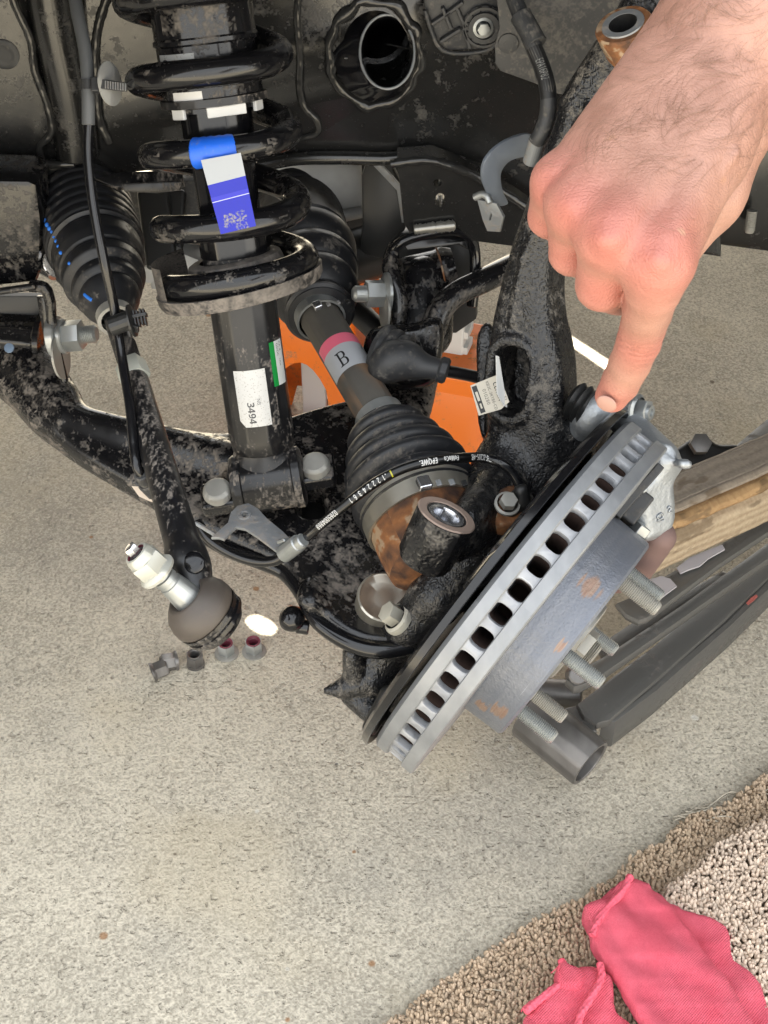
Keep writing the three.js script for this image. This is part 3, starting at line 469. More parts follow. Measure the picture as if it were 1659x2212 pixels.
  part('hanging_tag', tag, print(300, 560, '#0511b4', (x, w, h) => { x.fillStyle = '#b4b8bc'; x.fillRect(0, 0, w, 190); x.fillStyle = '#2b2cc4'; x.fillRect(0, 285, w, 40); x.fillStyle = '#c9ccf2'; x.fillRect(0, 318, w, 6); smudge(x, w * .8, h * .3, 1, '#0c17c9', 1, 1); x.save(); x.translate(60, 350); for (let i = 0; i < 160; i++) { x.fillStyle = '#a59a8c'; x.globalAlpha = .5; x.beginPath(); const a = rnd(), q = rnd(); x.ellipse(20 + a * 170, 40 + q * 150 * (a > .5 ? 1 : .6) + 40, 2 + rnd() * 10, 2 + rnd() * 8, 0, 0, 7); x.fill(); } x.restore(); x.globalAlpha = 1; }, .25), t);
}

// ================= steering rack boot and tie rod =================
{
  const A = P(160, 372, 1.26), B = P(250, 690, 1.12), ax = B.clone().sub(A), L = ax.length(); ax.normalize();
  const t = thing('steering_boot', 'black ribbed rubber steering boot with a dotted blue line', 'boot', P(200, 640, 1.18));
  const prof = []; for (let i = 0; i <= 260; i++) { const s = i / 260; let r; if (s < .56) r = .0425 - .0012 * Math.pow(Math.abs(Math.sin(s * 19.6 * Math.PI / .56 * .55)), 8) * 1.6 - .0008 * s; else if (s < .70) r = mix(.0385, .0345, sstep(.64, .71, s)); else if (s < .78) r = mix(.0345, .0285, sstep(.755, .785, s)); else if (s < .85) r = mix(.0290, .0245, sstep(.825, .855, s)); else r = mix(.0252, .0135, sstep(.865, 1.0, s)); if (Math.abs(s - .565) < .012 || Math.abs(s - .70) < .008 || Math.abs(s - .785) < .008 || Math.abs(s - .855) < .008) r -= .0012; prof.push([s * L, r]); }
  part('bellows', lathe(A, ax, prof, 56, undefined, 0), M.rubber, t);
  part('boot_clamp', lathe(B.clone().addScaledVector(ax, -.004), ax, [[-.004, .0135], [-.004, .0152], [.006, .0150], [.006, .012]], 30), M.zincDull, t);
  const dots = [[86, 416], [87, 428], [89, 440], [91, 452], [94, 464], [98, 476], [102, 486], [107, 494], [112, 501], [116, 511], [121, 521], [126, 532], [131, 546], [150, 569]];
  const hit = (x, y) => { const r = ray(x, y).normalize(), o = CAM.clone(); let best = null; for (let k = 0; k < 400; k++) { const q = o.clone().addScaledVector(r, .9 + k * .0015), v = q.clone().sub(A), s = v.dot(ax), rad = v.addScaledVector(ax, -s).length(), rr = prof[clamp(Math.round(s / L * 260), 0, 260)][1]; if (rad < rr) return q; if (!best || rad - rr < best[0]) best = [rad - rr, q]; } return best[1]; };
  part('paint_dots', dots.map(([x, y], i) => { const g = new THREE.SphereGeometry(i < 8 ? .0022 : .0017, 8, 6); const q = hit(x, y); g.translate(q.x, q.y, q.z); return boxUV(g); }), M.blueDot, t);
  part('paint_dash', tube([hit(183, 636), hit(190, 642), hit(198, 648)], .0016), M.blueDot, t);
  part('rack_collar', [cyl(P(100, 548, 1.25), P(128, 566, 1.2), .014), lathe(P(104, 556, 1.24), DIR(.8, .4, .2), [[0, .012], [0, .017], [.012, .017], [.012, .013], [.02, .0125], [.02, .0165], [.032, .0165]], 30)], M.chrome, t);

  const r = thing('tie_rod', 'black dusty tie rod end with a loose stud and castle nut', 'tie rod', P(430, 1380, .96));
  part('inner_rod', tube(pts([[247, 682, 1.122], [262, 730, 1.11], [284, 795, 1.092]]), .0092, 24, 16), M.strut, r);
  part('rod_thread', lathe(P(268, 745, 1.106), P(284, 795, 1.092).sub(P(268, 745, 1.106)), threads(.028, .0096, .0016).slice(1), 24), M.strut, r);
  const jd = P(305, 850, 1.075).sub(P(276, 775, 1.098)).normalize();
  part('jam_nut', [hex(P(281, 786, 1.094), jd, .0215, .0175, V(1, 0, .3))], mat([.42, .43, .38], .55, { metalness: .3 }), r);
  const rodA = P(293, 826, 1.081), rodB = P(408, 1222, .966), rv = rodB.clone().sub(rodA);
  const sx = RGT.clone(), sl = (s) => rodA.clone().lerp(rodB, s);
  part('outer_rod', net((p) => { let d = cap(rodA, rodB, .0108, .0132)(p); d = smin(d, cap(sl(.97), P(432, 1300, .955), .0118, .012)(p), .012); return d; }, bounds([rodA, rodB, P(432, 1310, .95)], .02), .0022), M.strut, r);
  const C = P(433, 1316, .955), sd = DIR(-.70, -.71, .55);
  part('ball_housing', lathe(C, sd, [[-.026, 0], [-.025, .012], [-.021, .0195], [-.0165, .0225], [-.0155, .0240], [-.0125, .0240], [-.0118, .0228], [-.0098, .0228], [-.009, .0245], [-.006, .0248]], 50), M.glossWorn, r);
  part('dust_boot', lathe(C, sd, [[-.0065, .0235], [-.004, .0250], [.002, .0248], [.008, .0226], [.0125, .0185], [.0145, .0160], [.0155, .0148], [.0148, .0132], [.013, .0118], [.012, .0095]], 72, undefined, 0), M.boot, r);
  part('stud', lathe(C, sd, [[.008, .0108], [.016, .0103], [.030, .0086], [.0305, .0078], [.033, .0076], [.0335, .0084], [.037, .0082], [.0375, .0068], [.062, .0066]], 34), M.zinc, r);
  const nt = part('lock_nut', [hex(C.clone().addScaledVector(sd, .0455), sd, .0215, .012, V(1, .2, 0)), lathe(C, sd, [[.0415, .009], [.0415, .0138], [.0435, .0142], [.046, .0125], [.0475, .0095]], 32), lathe(C, sd, [[.057, .0105], [.0605, .0102], [.0635, .0088], [.0640, .0074], [.058, .0070]], 32)], mat([.46, .46, .41], .42, { metalness: .4 }), r);
  part('nylon_ring', lathe(C, sd, [[.0632, .0076], [.0634, .0070], [.058, .0064]], 28), M.purple, nt);
  part('stud_tip', hex(C.clone().addScaledVector(sd, .061), sd, .0082, .0095, V(1, 0, 0), 0, .0012), M.chrome, r);
  { const q = new THREE.SphereGeometry(1, 28, 18); q.scale(.0085, .0085, .0035); const z = DIR(-.1, -.3, 1), x = RGT.clone().addScaledVector(z, -RGT.dot(z)).normalize(); q.applyMatrix4(new THREE.Matrix4().makeBasis(x, z.clone().cross(x), z)); const o = P(418, 1216, .953); q.translate(o.x, o.y, o.z); part('wrench_flat', boxUV(q), M.gloss, r); }
}

// ================= cables =================
function printStrip(points, r, words, matBg, u0) {           // white lettering along a cable, facing the viewer, reading along the points
  const c = new THREE.CatmullRomCurve3(points, false, 'centripetal'), n = 90, pos = [], uv = [], nor = [], idx = [], m = 6;
  for (let i = 0; i <= n; i++) { const q = c.getPointAt(i / n), T = c.getTangentAt(i / n), N = CAM.clone().sub(q); N.addScaledVector(T, -N.dot(T)).normalize(); const U = N.clone().cross(T); for (let j = 0; j <= m; j++) { const a = (j / m - .5) * 2.0, d = N.clone().multiplyScalar(Math.cos(a)).addScaledVector(U, Math.sin(a)); pos.push(q.x + d.x * r, q.y + d.y * r, q.z + d.z * r); nor.push(d.x, d.y, d.z); uv.push(i / n, j / m); } }
  for (let i = 0; i < n; i++) for (let j = 0; j < m; j++) { const a = i * (m + 1) + j; idx.push(a, a + m + 1, a + 1, a + 1, a + m + 1, a + m + 2); }
  const g = new THREE.BufferGeometry(); g.setAttribute('position', new THREE.Float32BufferAttribute(pos, 3)); g.setAttribute('normal', new THREE.Float32BufferAttribute(nor, 3)); g.setAttribute('uv', new THREE.Float32BufferAttribute(uv, 2)); g.setIndex(idx);
  return g.toNonIndexed();
}
{
  const h = thing('sensor_cable', 'thin black sensor cable with white lettering running over the axle boot to the hub', 'cable', P(800, 1200, 1.1));
  const up = pts([[192, 255, 1.02], [190, 330, 1.025], [200, 430, 1.03], [224, 560, 1.04], [250, 680, 1.06], [263, 770, 1.06], [281, 880, 1.045], [289, 960, 1.035], [297, 1010, 1.03], [312, 1035, 1.035], [330, 1050, 1.05]]);
  part('upper_run', tube(up, .0039, 110, 12), M.cable, h);
  const lowP = [[426, 1128, 1.09], [448, 1160, 1.085], [490, 1190, 1.078], [545, 1211, 1.07], [590, 1212, 1.062], [622, 1196, 1.055]];
  part('lower_run', tube(pts(lowP), .0042, 70, 12), M.cable, h);
  const arc = [[1126, 1078, 1.05], [1122, 1050, 1.042], [1106, 1020, 1.038], [1080, 999, 1.036], [1048, 989, 1.04], [1000, 989, 1.025], [940, 995, 1.015], [880, 1009, 1.012], [820, 1037, 1.012], [760, 1080, 1.015], [700, 1128, 1.025], [648, 1172, 1.04], [622, 1192, 1.052]];
  part('printed_run', tube(pts(arc), .0038, 160, 14), M.cable, h);
  const strip = printStrip(pts(arc.slice(3, 12)), .00392);
  part('lettering', strip, print(2048, 48, '#0c0c0d', (x, w, hh) => { x.fillStyle = '#e9e9e6'; const put = (s, u, f) => { x.font = f; x.save(); x.translate(u * w, 38); x.fillText(s, 0, 0); x.restore(); }; put('KB3C-2C205-AB', .02, 'bold 38px monospace'); put('FoMoCo', .225, 'bold 34px sans-serif'); put('EPQWE.', .315, 'bold 40px sans-serif'); x.fillStyle = '#b9b32a'; x.fillRect(w * .500, 6, 12, 36); x.fillStyle = '#e9e9e6'; put('.1 2 2 2 4 3 6 1', .52, 'bold 38px monospace'); put('0265004868', .765, 'bold 38px monospace'); }, .3), h);
  part('clip_sleeve', [cyl(P(612, 1198, 1.05), P(646, 1172, 1.035), .0068, 20), cyl(P(640, 1178, 1.037), P(656, 1166, 1.031), .0056, 20)], M.zinc, h);
  part('cable_boot', [cyl(P(304, 1022, 1.03), P(322, 1045, 1.043), .0062, 16), cyl(P(316, 1040, 1.04), P(338, 1062, 1.05), .0078, 16)], M.plastic, h);
  part('paper_tag', plate([[284, 1050], [318, 1052], [346, 1080], [348, 1092], [322, 1082], [300, 1072]], planeAt(315, 1068, 1.06, DIR(-.2, -.3, 1)), .0008, { bevel: 0 }), mat([.62, .52, .42], .8), h);
  // fir tree clip on the tie rod
  part('fir_clip', [cyl(P(238, 706, 1.052), P(282, 690, 1.05), .0075, 16), lathe(P(283, 693, 1.05), DIR(.95, -.2, .1), [[0, .003], [.0, .0125], [.0015, .0125], [.003, .004]], 20), ...[0, 1, 2, 3].map((k) => rbox(P(292 + k * 7, 688 - k * 1.5 + (k % 2) * 2, 1.05), DIR(.95, -.2, 0), DIR(.2, .95, 0), DIR(0, 0, 1), .0016, .0125, .008, .0005)), rbox(P(302, 682, 1.05), DIR(.95, -.2, 0), DIR(.2, .95, 0), DIR(0, 0, 1), .011, .003, .009, .0006), box3(P(262, 700, 1.048), P(300, 712, 1.046), .003, .006, V(0, 0, 1), .0008)], M.black, h);

  const g = thing('grey_conduit', 'grey rubber sleeve round the cable, tied by a ribbed strap', 'conduit', P(190, 260, 1.03));
  part('sleeve', tube(pts([[155, -60, 1.03], [166, 20, 1.02], [184, 110, 1.015], [190, 180, 1.015], [191, 268, 1.02]]), .0049, 60, 16), M.greyHose, g);
  const tp = P(190, 184, 1.015);
  part('strap', lathe(tp, P(191, 200, 1.016).sub(P(190, 168, 1.015)), [[-.0035, .0049], [-.0035, .0058], [.0035, .0058], [.0035, .0049]], 24), M.plastic, g);
  part('strap_head', rbox(P(207, 184, 1.008), RGT, UPV, FWD.clone().negate(), .006, .0105, .007, .001), M.plastic, g);
  const tl = part('strap_tail', box3(P(214, 181, 1.0), P(276, 189, 1.0), .0068, .002, UPV, .0008), M.plastic, g);
  for (let k = 0; k < 9; k++) part('strap_tooth', rbox(P(228 + k * 5.4, 182.5 + k * .7, .9985), RGT, UPV, FWD.clone().negate(), .0009, .0052, .0016, .0003), M.bracket, tl);
  part('clip_disc', lathe(P(236, 181, 1.012), DIR(.93, .02, .37), [[0, 0], [0, .0155], [.0012, .0158], [.003, .012], [.004, 0]], 30), mat([.28, .28, .27], .5), g);
}
{ // cable bracket on the arm
  const t = thing('cable_bracket', 'bent grey steel cable bracket with one hole on the lower arm', 'bracket', P(540, 1180, 1.09));
  const bp = planeOf([480, 1130, 1.08], [560, 1110, 1.085], [620, 1190, 1.05]);
  part('bracket_plate', plate([[456, 1160], [492, 1128], [498, 1106], [512, 1092], [536, 1086], [556, 1096], [576, 1118], [610, 1146], [628, 1164], [634, 1182], [618, 1200], [600, 1192], [560, 1162], [530, 1142], [510, 1138], [496, 1150], [484, 1164], [472, 1160]], bp, .003, { bevel: .0008, holes: [ring2(528, 1113, 8, 7)] }), M.bracket, t);
  part('bracket_lip', [box3(P(424, 1130, 1.082), P(476, 1162, 1.075), .003, .008, DIR(.4, -1, 0), .001)], M.bracket, t);
  part('bracket_boss', lathe(onPl(528, 1113, bp), bp.n, [[0, .0032], [.0012, .0034], [.0012, .0052], [0, .0056]], 24), M.bracket, t);
  part('bracket_hook', [box3(P(606, 1172, 1.048), P(622, 1166, 1.042), .003, .008, UPV, .001)], M.zinc, t);
}

// ================= lower control arm =================
const LP = planeOf([60, 740, 1.275], [825, 1290, 1.105], [860, 850, 1.245]);
{
  const t = thing('lower_control_arm', 'broad black lower control arm caked in dried dust', 'control arm', P(560, 1250, 1.13));
  const top = [[-40, 690], [50, 690], [104, 716], [118, 790], [136, 850], [190, 886], [300, 914], [480, 926], [560, 908], [700, 868], [790, 842], [828, 800], [848, 720], [858, 640], [960, 632], [960, 720], [934, 860], [904, 960], [960, 1050], [1000, 1150], [980, 1290], [900, 1370], [830, 1378], [765, 1366], [690, 1318], [655, 1268], [612, 1216], [540, 1182], [430, 1132], [330, 1068], [250, 1022], [150, 962], [72, 902], [20, 846], [-40, 790]];
  const f = slab(top, LP, .030, .010, 160), hole = (x, y, r) => cap(onPl(x, y, LP).addScaledVector(LP.n, .05), onPl(x, y, LP).addScaledVector(LP.n, -.08), r, r);
  const h1 = hole(850, 815, .0095), h2 = hole(676, 1092, .013), h3 = hole(676, 1062, .010), h4 = hole(512, 1052, .017), dish = ell(onPl(830, 1285, LP).addScaledVector(LP.n, .012), LP.e1, LP.e2, LP.n, .05, .05, .022);
  const ridge = cap(onPl(150, 900, LP), onPl(520, 1000, LP), .010, .014), ridge2 = cap(onPl(120, 850, LP).addScaledVector(LP.n, -.006), onPl(10, 720, LP).addScaledVector(LP.n, -.004), .018, .022), bump = ell(onPl(672, 1290, LP), LP.e1, LP.e2, LP.n, .012, .012, .008);
  part('arm_pressing', net((p) => { let d = f(p); d = smin(d, ridge(p), .02); d = smin(d, ridge2(p), .03); d = smin(d, bump(p), .014); d = smax(d, -Math.min(h1(p), h2(p), h3(p), h4(p)), .004); d = smax(d, -dish(p), .012); return d; }, bounds(top.map(([x, y]) => onPl(x, y, LP)), .04), .0042, .34), M.arm, t);
  const low = (l, k) => l.map(([x, y]) => onPl(x, y, LP).addScaledVector(LP.n, k));
  part('edge_flange', tube(low([[440, 1140], [500, 1170], [560, 1192], [610, 1216], [640, 1250], [662, 1290], [690, 1330], [770, 1376], [830, 1386], [890, 1376]], -.012), (s) => .0065 + .001 * Math.sin(s * 9), 80, 12), M.gloss, t);
  part('edge_knob', [lathe(P(625, 1342, 1.115), DIR(-.6, .5, .6), [[-.014, 0], [-.012, .007], [-.008, .0100], [-.004, .011], [0, .0101], [.003, .0085], [.0055, .006], [.007, .004], [.0075, 0]], 36, undefined, 0), cyl(P(640, 1352, 1.12), P(668, 1356, 1.12), .006)], M.gloss, t);
  const rv = onPl(20, 752, LP).addScaledVector(LP.n, .02);
  part('rivet', lathe(P(20, 752, 1.225), DIR(0, -.2, 1), [[0, .0045], [.0015, .0042], [.0025, .002], [.0027, 0]], 20), mat([.22, .3, .42], .35, { metalness: .4 }), t);
  part('front_bushing', lathe(P(-30, 722, 1.27), DIR(.97, .1, .1), [[0, .022], [.05, .022], [.053, .026], [.058, .026], [.058, .01]], 30), M.glossWorn, t);
  // rear bushing
  const bA = P(866, 606, 1.265), bB = P(985, 578, 1.265);
  part('rear_bushing', [lathe(bA, bB.clone().sub(bA), [[0, .008], [0, .017], [.004, .020], [.034, .020], [.04, .0215], [.042, .0215], [.05, .0185], [.05, .008]], 40), net((p) => smin(cap(P(905, 610, 1.26), P(885, 720, 1.255), .021, .024)(p), cap(P(940, 600, 1.265), P(930, 720, 1.26), .018, .02)(p), .02), bounds(pts([[905, 600, 1.26], [880, 730, 1.25], [950, 730, 1.27]]), .04), .004)], M.glossWorn, t);
  part('bushing_ring', lathe(P(951, 587, 1.263), bB.clone().sub(bA), [[0, .0195], [0, .0222], [.0014, .0222], [.0014, .0195]], 40), M.rust, t);
  part('arm_underside', plate([[560, 1000], [720, 960], [800, 1000], [860, 1150], [760, 1260], [640, 1180], [540, 1120]], { ...LP, o: LP.o.clone().addScaledVector(LP.n, -.034) }, .004), M.black, t);
  // ball joint
  const bc = onPl(826, 1298, LP).addScaledVector(LP.n, -.002), bn = LP.n.clone().addScaledVector(V(.15, 0, .2), 1).normalize();
  part('ball_joint', lathe(bc, bn, [[-.01, .021], [.004, .0212], [.007, .0218], [.010, .0215], [.011, .0200], [.010, .0185], [.0075, .014], [.0065, .007], [.0075, .003], [.0078, 0]], 44), M.band, t);
}

// ================= drive axle =================
{
  const t = thing('drive_axle', 'dusty steel drive shaft with ribbed black boots and band clamps', 'axle', P(800, 1150, 1.16));
  const A = P(640, 470, 1.36), B = P(694, 690, 1.235), C = P(822, 905, 1.155), D = P(912, 1112, 1.105), ax = C.clone().sub(B).normalize(), sh = B.distanceTo(C);
  part('shaft', lathe(B.clone().addScaledVector(ax, -.02), ax, [[0, .0165], [.020, .0185], [.024, .0182], [.10, .0182], [sh + .03, .0178]], 40), M.shaft, t);
  const hint = RGT.clone().addScaledVector(ax, -RGT.dot(ax)).normalize(), sg = hint.clone().cross(ax).dot(FWD) < 0 ? 1 : -1, ag = (d) => sg * d * Math.PI / 180;
  const lw = (y0, y1, a0, a1, m, name) => part(name, wrap(B, ax, .0186, (y0 - 690) / 215 * sh, (y1 - 690) / 215 * sh, ag(a0), ag(a1), hint, 26), m, t);
  lw(757, 777, 175, 4, mat([.82, .16, .25], .45), 'pink_label');
  lw(777, 824, 178, 2, print(512, 190, '#ccd0d6', (x, w, h) => { x.save(); x.translate(150, 158); x.fillStyle = '#17191d'; x.font = '150px serif'; x.rotate(-.02); x.fillText('B', -16, 0); x.restore(); x.fillStyle = '#44464c'; x.font = '26px sans-serif'; x.fillText('KB', 382, 50); x.fillText('1', 400, 90); x.fillText('E', 404, 124); smudge(x, w, h, 20, '#a59c90', 1, 3); }), 'white_label');
  // inner boot
  const ia = B.clone().sub(A).normalize(), iL = A.distanceTo(B), pin = [];
  for (let i = 0; i <= 160; i++) { const s = i / 160; const env = s < .35 ? .047 : s < .6 ? mix(.047, .043, (s - .35) / .25) : s < .965 ? mix(.042, .029, sstep(.62, 1.02, s)) : .0215; const ph = s < .3 ? 0 : (s - .3) * 5.2; const rib = s > .3 && s < .95 ? Math.pow(Math.abs(Math.sin(ph * Math.PI)), .7) * .0085 : .005; pin.push([s * iL, env - .006 + rib]); }
  part('inner_boot', lathe(A, ia, [[-.1, .052], [-.005, .052], ...pin], 52, undefined, 0), M.rubber, t);
  const bandG = (Q, d, r, w) => lathe(Q, d, [[-w, r - .001], [-w, r + .0012], [w, r + .0012], [w, r - .001]], 44);
  const c1 = part('band_clamp', bandG(B.clone().addScaledVector(ax, -.004), ax.clone().lerp(ia, .5).normalize(), .0212, .0058), M.zinc, t);
  const latch = (c, dirA, n, par, k = 1) => { const s = dirA.clone().cross(n).normalize(), nn = s.clone().cross(dirA).normalize(); part('latch', [rbox(c.clone().addScaledVector(nn, .0025), s, dirA, nn, .008 * k, .0085 * k, .005 * k, .0015)], M.chrome, par); for (const q of [1, 2, 3]) part('slot', rbox(c.clone().addScaledVector(s, -.0088 * q * k - .001).addScaledVector(nn, -.0004 - .0008 * q * q * k), s, dirA, nn, .0035 * k, .0042 * k, .002, .0006), q === 3 ? M.black : M.bracket, par); };
  latch(P(687, 664, 1.207), ax, DIR(0, -.35, 1), c1);
  const c2 = part('band_clamp', bandG(C.clone().addScaledVector(ax, .002), ax, .0200, .0062), M.zinc, t);
  latch(P(826, 893, 1.132), ax, DIR(.15, -.4, 1), c2);
  // outer boot: cone of folds
  const oa = D.clone().sub(C).normalize(), oL = C.distanceTo(D), po = [];
  for (let i = 0; i <= 200; i++) { const s = i / 200, env = s < .05 ? .0195 : s < .6 ? mix(.0210, .0480, Math.pow(s / .6, .8)) : mix(.0480, .0465, (s - .6) / .4); const k = (s - .06) * 6.1, rib = s > .06 && s < .93 ? Math.pow(Math.abs(Math.sin(k * Math.PI)), .65) * .0075 - .003 : 0; po.push([s * oL, s > .93 ? .046 : env + rib]); }
  part('outer_boot', lathe(C, oa, po, 60, undefined, 0), M.rubber, t);
  const c3 = part('band_clamp', bandG(D.clone().addScaledVector(oa, -.003), oa, .0468, .0100), M.band, t);
  latch(P(915, 1048, 1.008), oa, DIR(.2, -.5, 1), c3, 1.25);
  part('joint_housing', lathe(D, oa, [[0, .0445], [.004, .0452], [.028, .0448], [.044, .043], [.052, .034], [.054, .02], [.054, 0]], 56), M.rust, t);
}

// ================= sway bar and link =================
{
  const t = thing('sway_bar', 'black sway bar bent to a flat eye beside the axle', 'sway bar', P(900, 760, 1.22));
  part('bar', tube(pts([[1250, 520, 1.3], [1130, 565, 1.27], [1050, 603, 1.24], [985, 635, 1.225], [955, 665, 1.22], [935, 715, 1.22], [920, 760, 1.225]]), .0112, 90, 18), M.glossWorn, t);
  part('flat_eye', net(slab([[786, 738], [800, 716], [840, 706], [900, 700], [925, 690], [950, 690], [958, 716], [952, 780], [938, 830], [870, 848], [800, 820], [782, 780]], planeOf([800, 720, 1.205], [940, 700, 1.2], [860, 830, 1.215]), .022, .0095, 60), bounds(pts([[780, 690, 1.2], [960, 690, 1.19], [870, 850, 1.24]]), .04), .003), M.glossWorn, t);
  const k = thing('sway_bar_link', 'dark stabiliser link with a smooth dusty ball end cap', 'link', P(880, 830, 1.2));
  const c = P(845, 778, 1.17), d = DIR(.86, .42, .12);
  part('seal', lathe(P(815, 752, 1.19), DIR(.86, .42, .3), [[0, .016], [.002, .0225], [.006, .0235], [.009, .021], [.012, .0225], [.016, .0222], [.018, .0195], [.020, .021], [.026, .021], [.028, .018]], 40), M.plastic, k);
  part('ball_cap', net((p) => smin(ell(c.clone().addScaledVector(d, .003), d, UPV, d.clone().cross(UPV), .0185, .0175, .017)(p), cap(c, P(950, 798, 1.16), .0145, .0088)(p), .010), bounds([c, P(960, 800, 1.16)], .03), .0022), M.plastic, k);
  part('collar', cyl(P(946, 796, 1.16), P(968, 803, 1.16), .0112, 24, .002), M.plastic, k);
  part('rod', tube(pts([[955, 800, 1.16], [1000, 808, 1.165], [1060, 822, 1.175], [1120, 838, 1.19]]), .0052, 30, 14), M.strut, k);
}

// ================= steering knuckle, hub and brake =================
const RA = DIR(.785, .62, .145), RU0 = P(1434, 961, 1.008).sub(P(890, 1667, 1.085)), RU = RU0.addScaledVector(RA, -RU0.dot(RA)).normalize(), RW = RA.clone().cross(RU); if (RW.dot(FWD) > 0) RW.negate();
const RC = P(1166, 1322, 1.046);                                 // centre of the outboard rotor face
const rot = (a, r, t) => RC.clone().addScaledVector(RA, t).addScaledVector(RU, Math.cos(a) * r).addScaledVector(RW, Math.sin(a) * r);
{
  const t = thing('brake_rotor', 'grey vented brake rotor with a blue grey rust spotted hat', 'brake rotor', rot(Math.PI, .155, 0));
  const R = .1545;
  part('inboard_disc', lathe(RC, RA, [[-.0355, .085], [-.0355, R - .003], [-.0325, R], [-.0245, R], [-.0235, R - .001], [-.0235, .085], [-.0355, .085]], 120, RU), M.rotor, t);
  part('outboard_disc', lathe(RC, RA, [[-.0105, .085], [-.0105, R - .001], [-.0098, R], [-.001, R], [0, R - .0012], [0, .0925], [-.0105, .085]], 120, RU), M.rotor, t);
  const n = 47;
  for (let i = 0; i < n; i++) {
    const a = (i + .35) / n * 2 * Math.PI, d = RU.clone().multiplyScalar(Math.cos(a)).addScaledVector(RW, Math.sin(a)), s = RU.clone().multiplyScalar(-Math.sin(a)).addScaledVector(RW, Math.cos(a));
    const sh = new THREE.Shape(); const w = .0034, f = .0072, h = .0072; // vane flares where it meets each disc
    sh.moveTo(-f, -h); sh.quadraticCurveTo(-w, -h + .001, -w, -.0018); sh.lineTo(-w, .0018); sh.quadraticCurveTo(-w, h - .001, -f, h); sh.lineTo(f, h); sh.quadraticCurveTo(w, h - .001, w, .0018); sh.lineTo(w, -.0018); sh.quadraticCurveTo(w, -h + .001, f, -h); sh.closePath();
    const vg = (depth, back) => { const g = new THREE.ExtrudeGeometry(sh, { depth, bevelEnabled: true, bevelThickness: .0015, bevelSize: .0012, bevelOffset: -.0012, bevelSegments: 2, curveSegments: 4 }); g.applyMatrix4(new THREE.Matrix4().makeBasis(s, RA, d)); const c = RC.clone().addScaledVector(RA, -.0170).addScaledVector(d, R - back - .0008 * (i % 3)); g.translate(c.x, c.y, c.z); return boxUV(crease(g, .6)); };
    const v = part('vane', vg(.030, .0400), M.rustDark, t);
    part('vane_tip', vg(.0035, .0072), M.vane, v);
  }
  part('inner_web', lathe(RC, RA, [[-.024, .094], [-.009, .094], [-.009, .090], [-.024, .090]], 60, RU), M.rustDark, t);
  const hat = part('hat', lathe(RC, RA, [[-.004, .0918], [.0315, .0905], [.0335, .0885], [.0338, .05], [.0338, .036], [.028, .036]], 96, RU, .6, true), M.hat, t);
  { const p = hat.geometry.attributes.position, uv = hat.geometry.attributes.uv, q = V(); for (let i = 0; i < p.count; i++) { q.fromBufferAttribute(p, i).add(t.position).sub(RC); const a = Math.atan2(q.dot(RU), q.dot(RW)); let u = a / (2 * Math.PI); if (u < 0) u += 1; uv.setXY(i, u, clamp(q.dot(RA) / .034, -.1, 1)); } for (let i = 0; i < p.count; i += 3) { const us = [0, 1, 2].map((k) => uv.getX(i + k)); if (Math.max(...us) - Math.min(...us) > .5) us.forEach((u, k) => { if (u < .5) uv.setX(i + k, u + 1); }); } }
  // balance cut at the lower end
  const hub = thing('wheel_hub', 'steel wheel hub with six bare threaded studs', 'hub', rot(Math.PI, .07, .034));
  part('hub_face', lathe(RC, RA, [[.030, .034], [.0335, .0345], [.037, .0340], [.038, .031], [.038, .026], [.036, .025], [.034, 0]], 50, RU), M.zincDull, hub);
  for (let i = 0; i < 6; i++) { const a = (27 + 60 * i) * Math.PI / 180; const q = rot(a, .0698, .031); part('wheel_stud', lathe(q, RA, threads(.0345, .0061, .0015), 26), i % 3 ? M.zinc : M.zincDull, hub); }
  for (const [a, r] of [[262, .052]]) { const q = rot(a * Math.PI / 180, r, .033); part('retaining_clip', lathe(q, RA, [[0, .009], [.004, .009], [.006, .007], [.006, 0]], 20), M.chrome, hub); }
  part('axle_nut', [hex(rot(0, 0, .034), RA, .026, .012), lathe(rot(0, 0, .045), RA, threads(.008, .0095, .0016), 26)], M.zincDull, hub);

  const s = thing('dust_shield', 'thin black splash shield tucked behind the brake rotor', 'shield', rot(Math.PI, .16, -.05));
  part('shield_disc', lathe(RC, RA, [[-.049, .05], [-.049, .13], [-.0475, .152], [-.0445, .1575], [-.0395, .1590], [-.039, .1575], [-.0435, .1555], [-.046, .150], [-.0475, .13], [-.0475, .05]], 110, RU), M.gloss, s);
  part('shield_tab', [net((p) => smin(cap(P(800, 1572, 1.075), P(838, 1500, 1.07), .0065, .007)(p), cap(P(820, 1540, 1.078), P(836, 1545, 1.08), .005, .004)(p), .006), bounds(pts([[795, 1580, 1.07], [845, 1490, 1.08]]), .02), .002)], M.black, s);
}
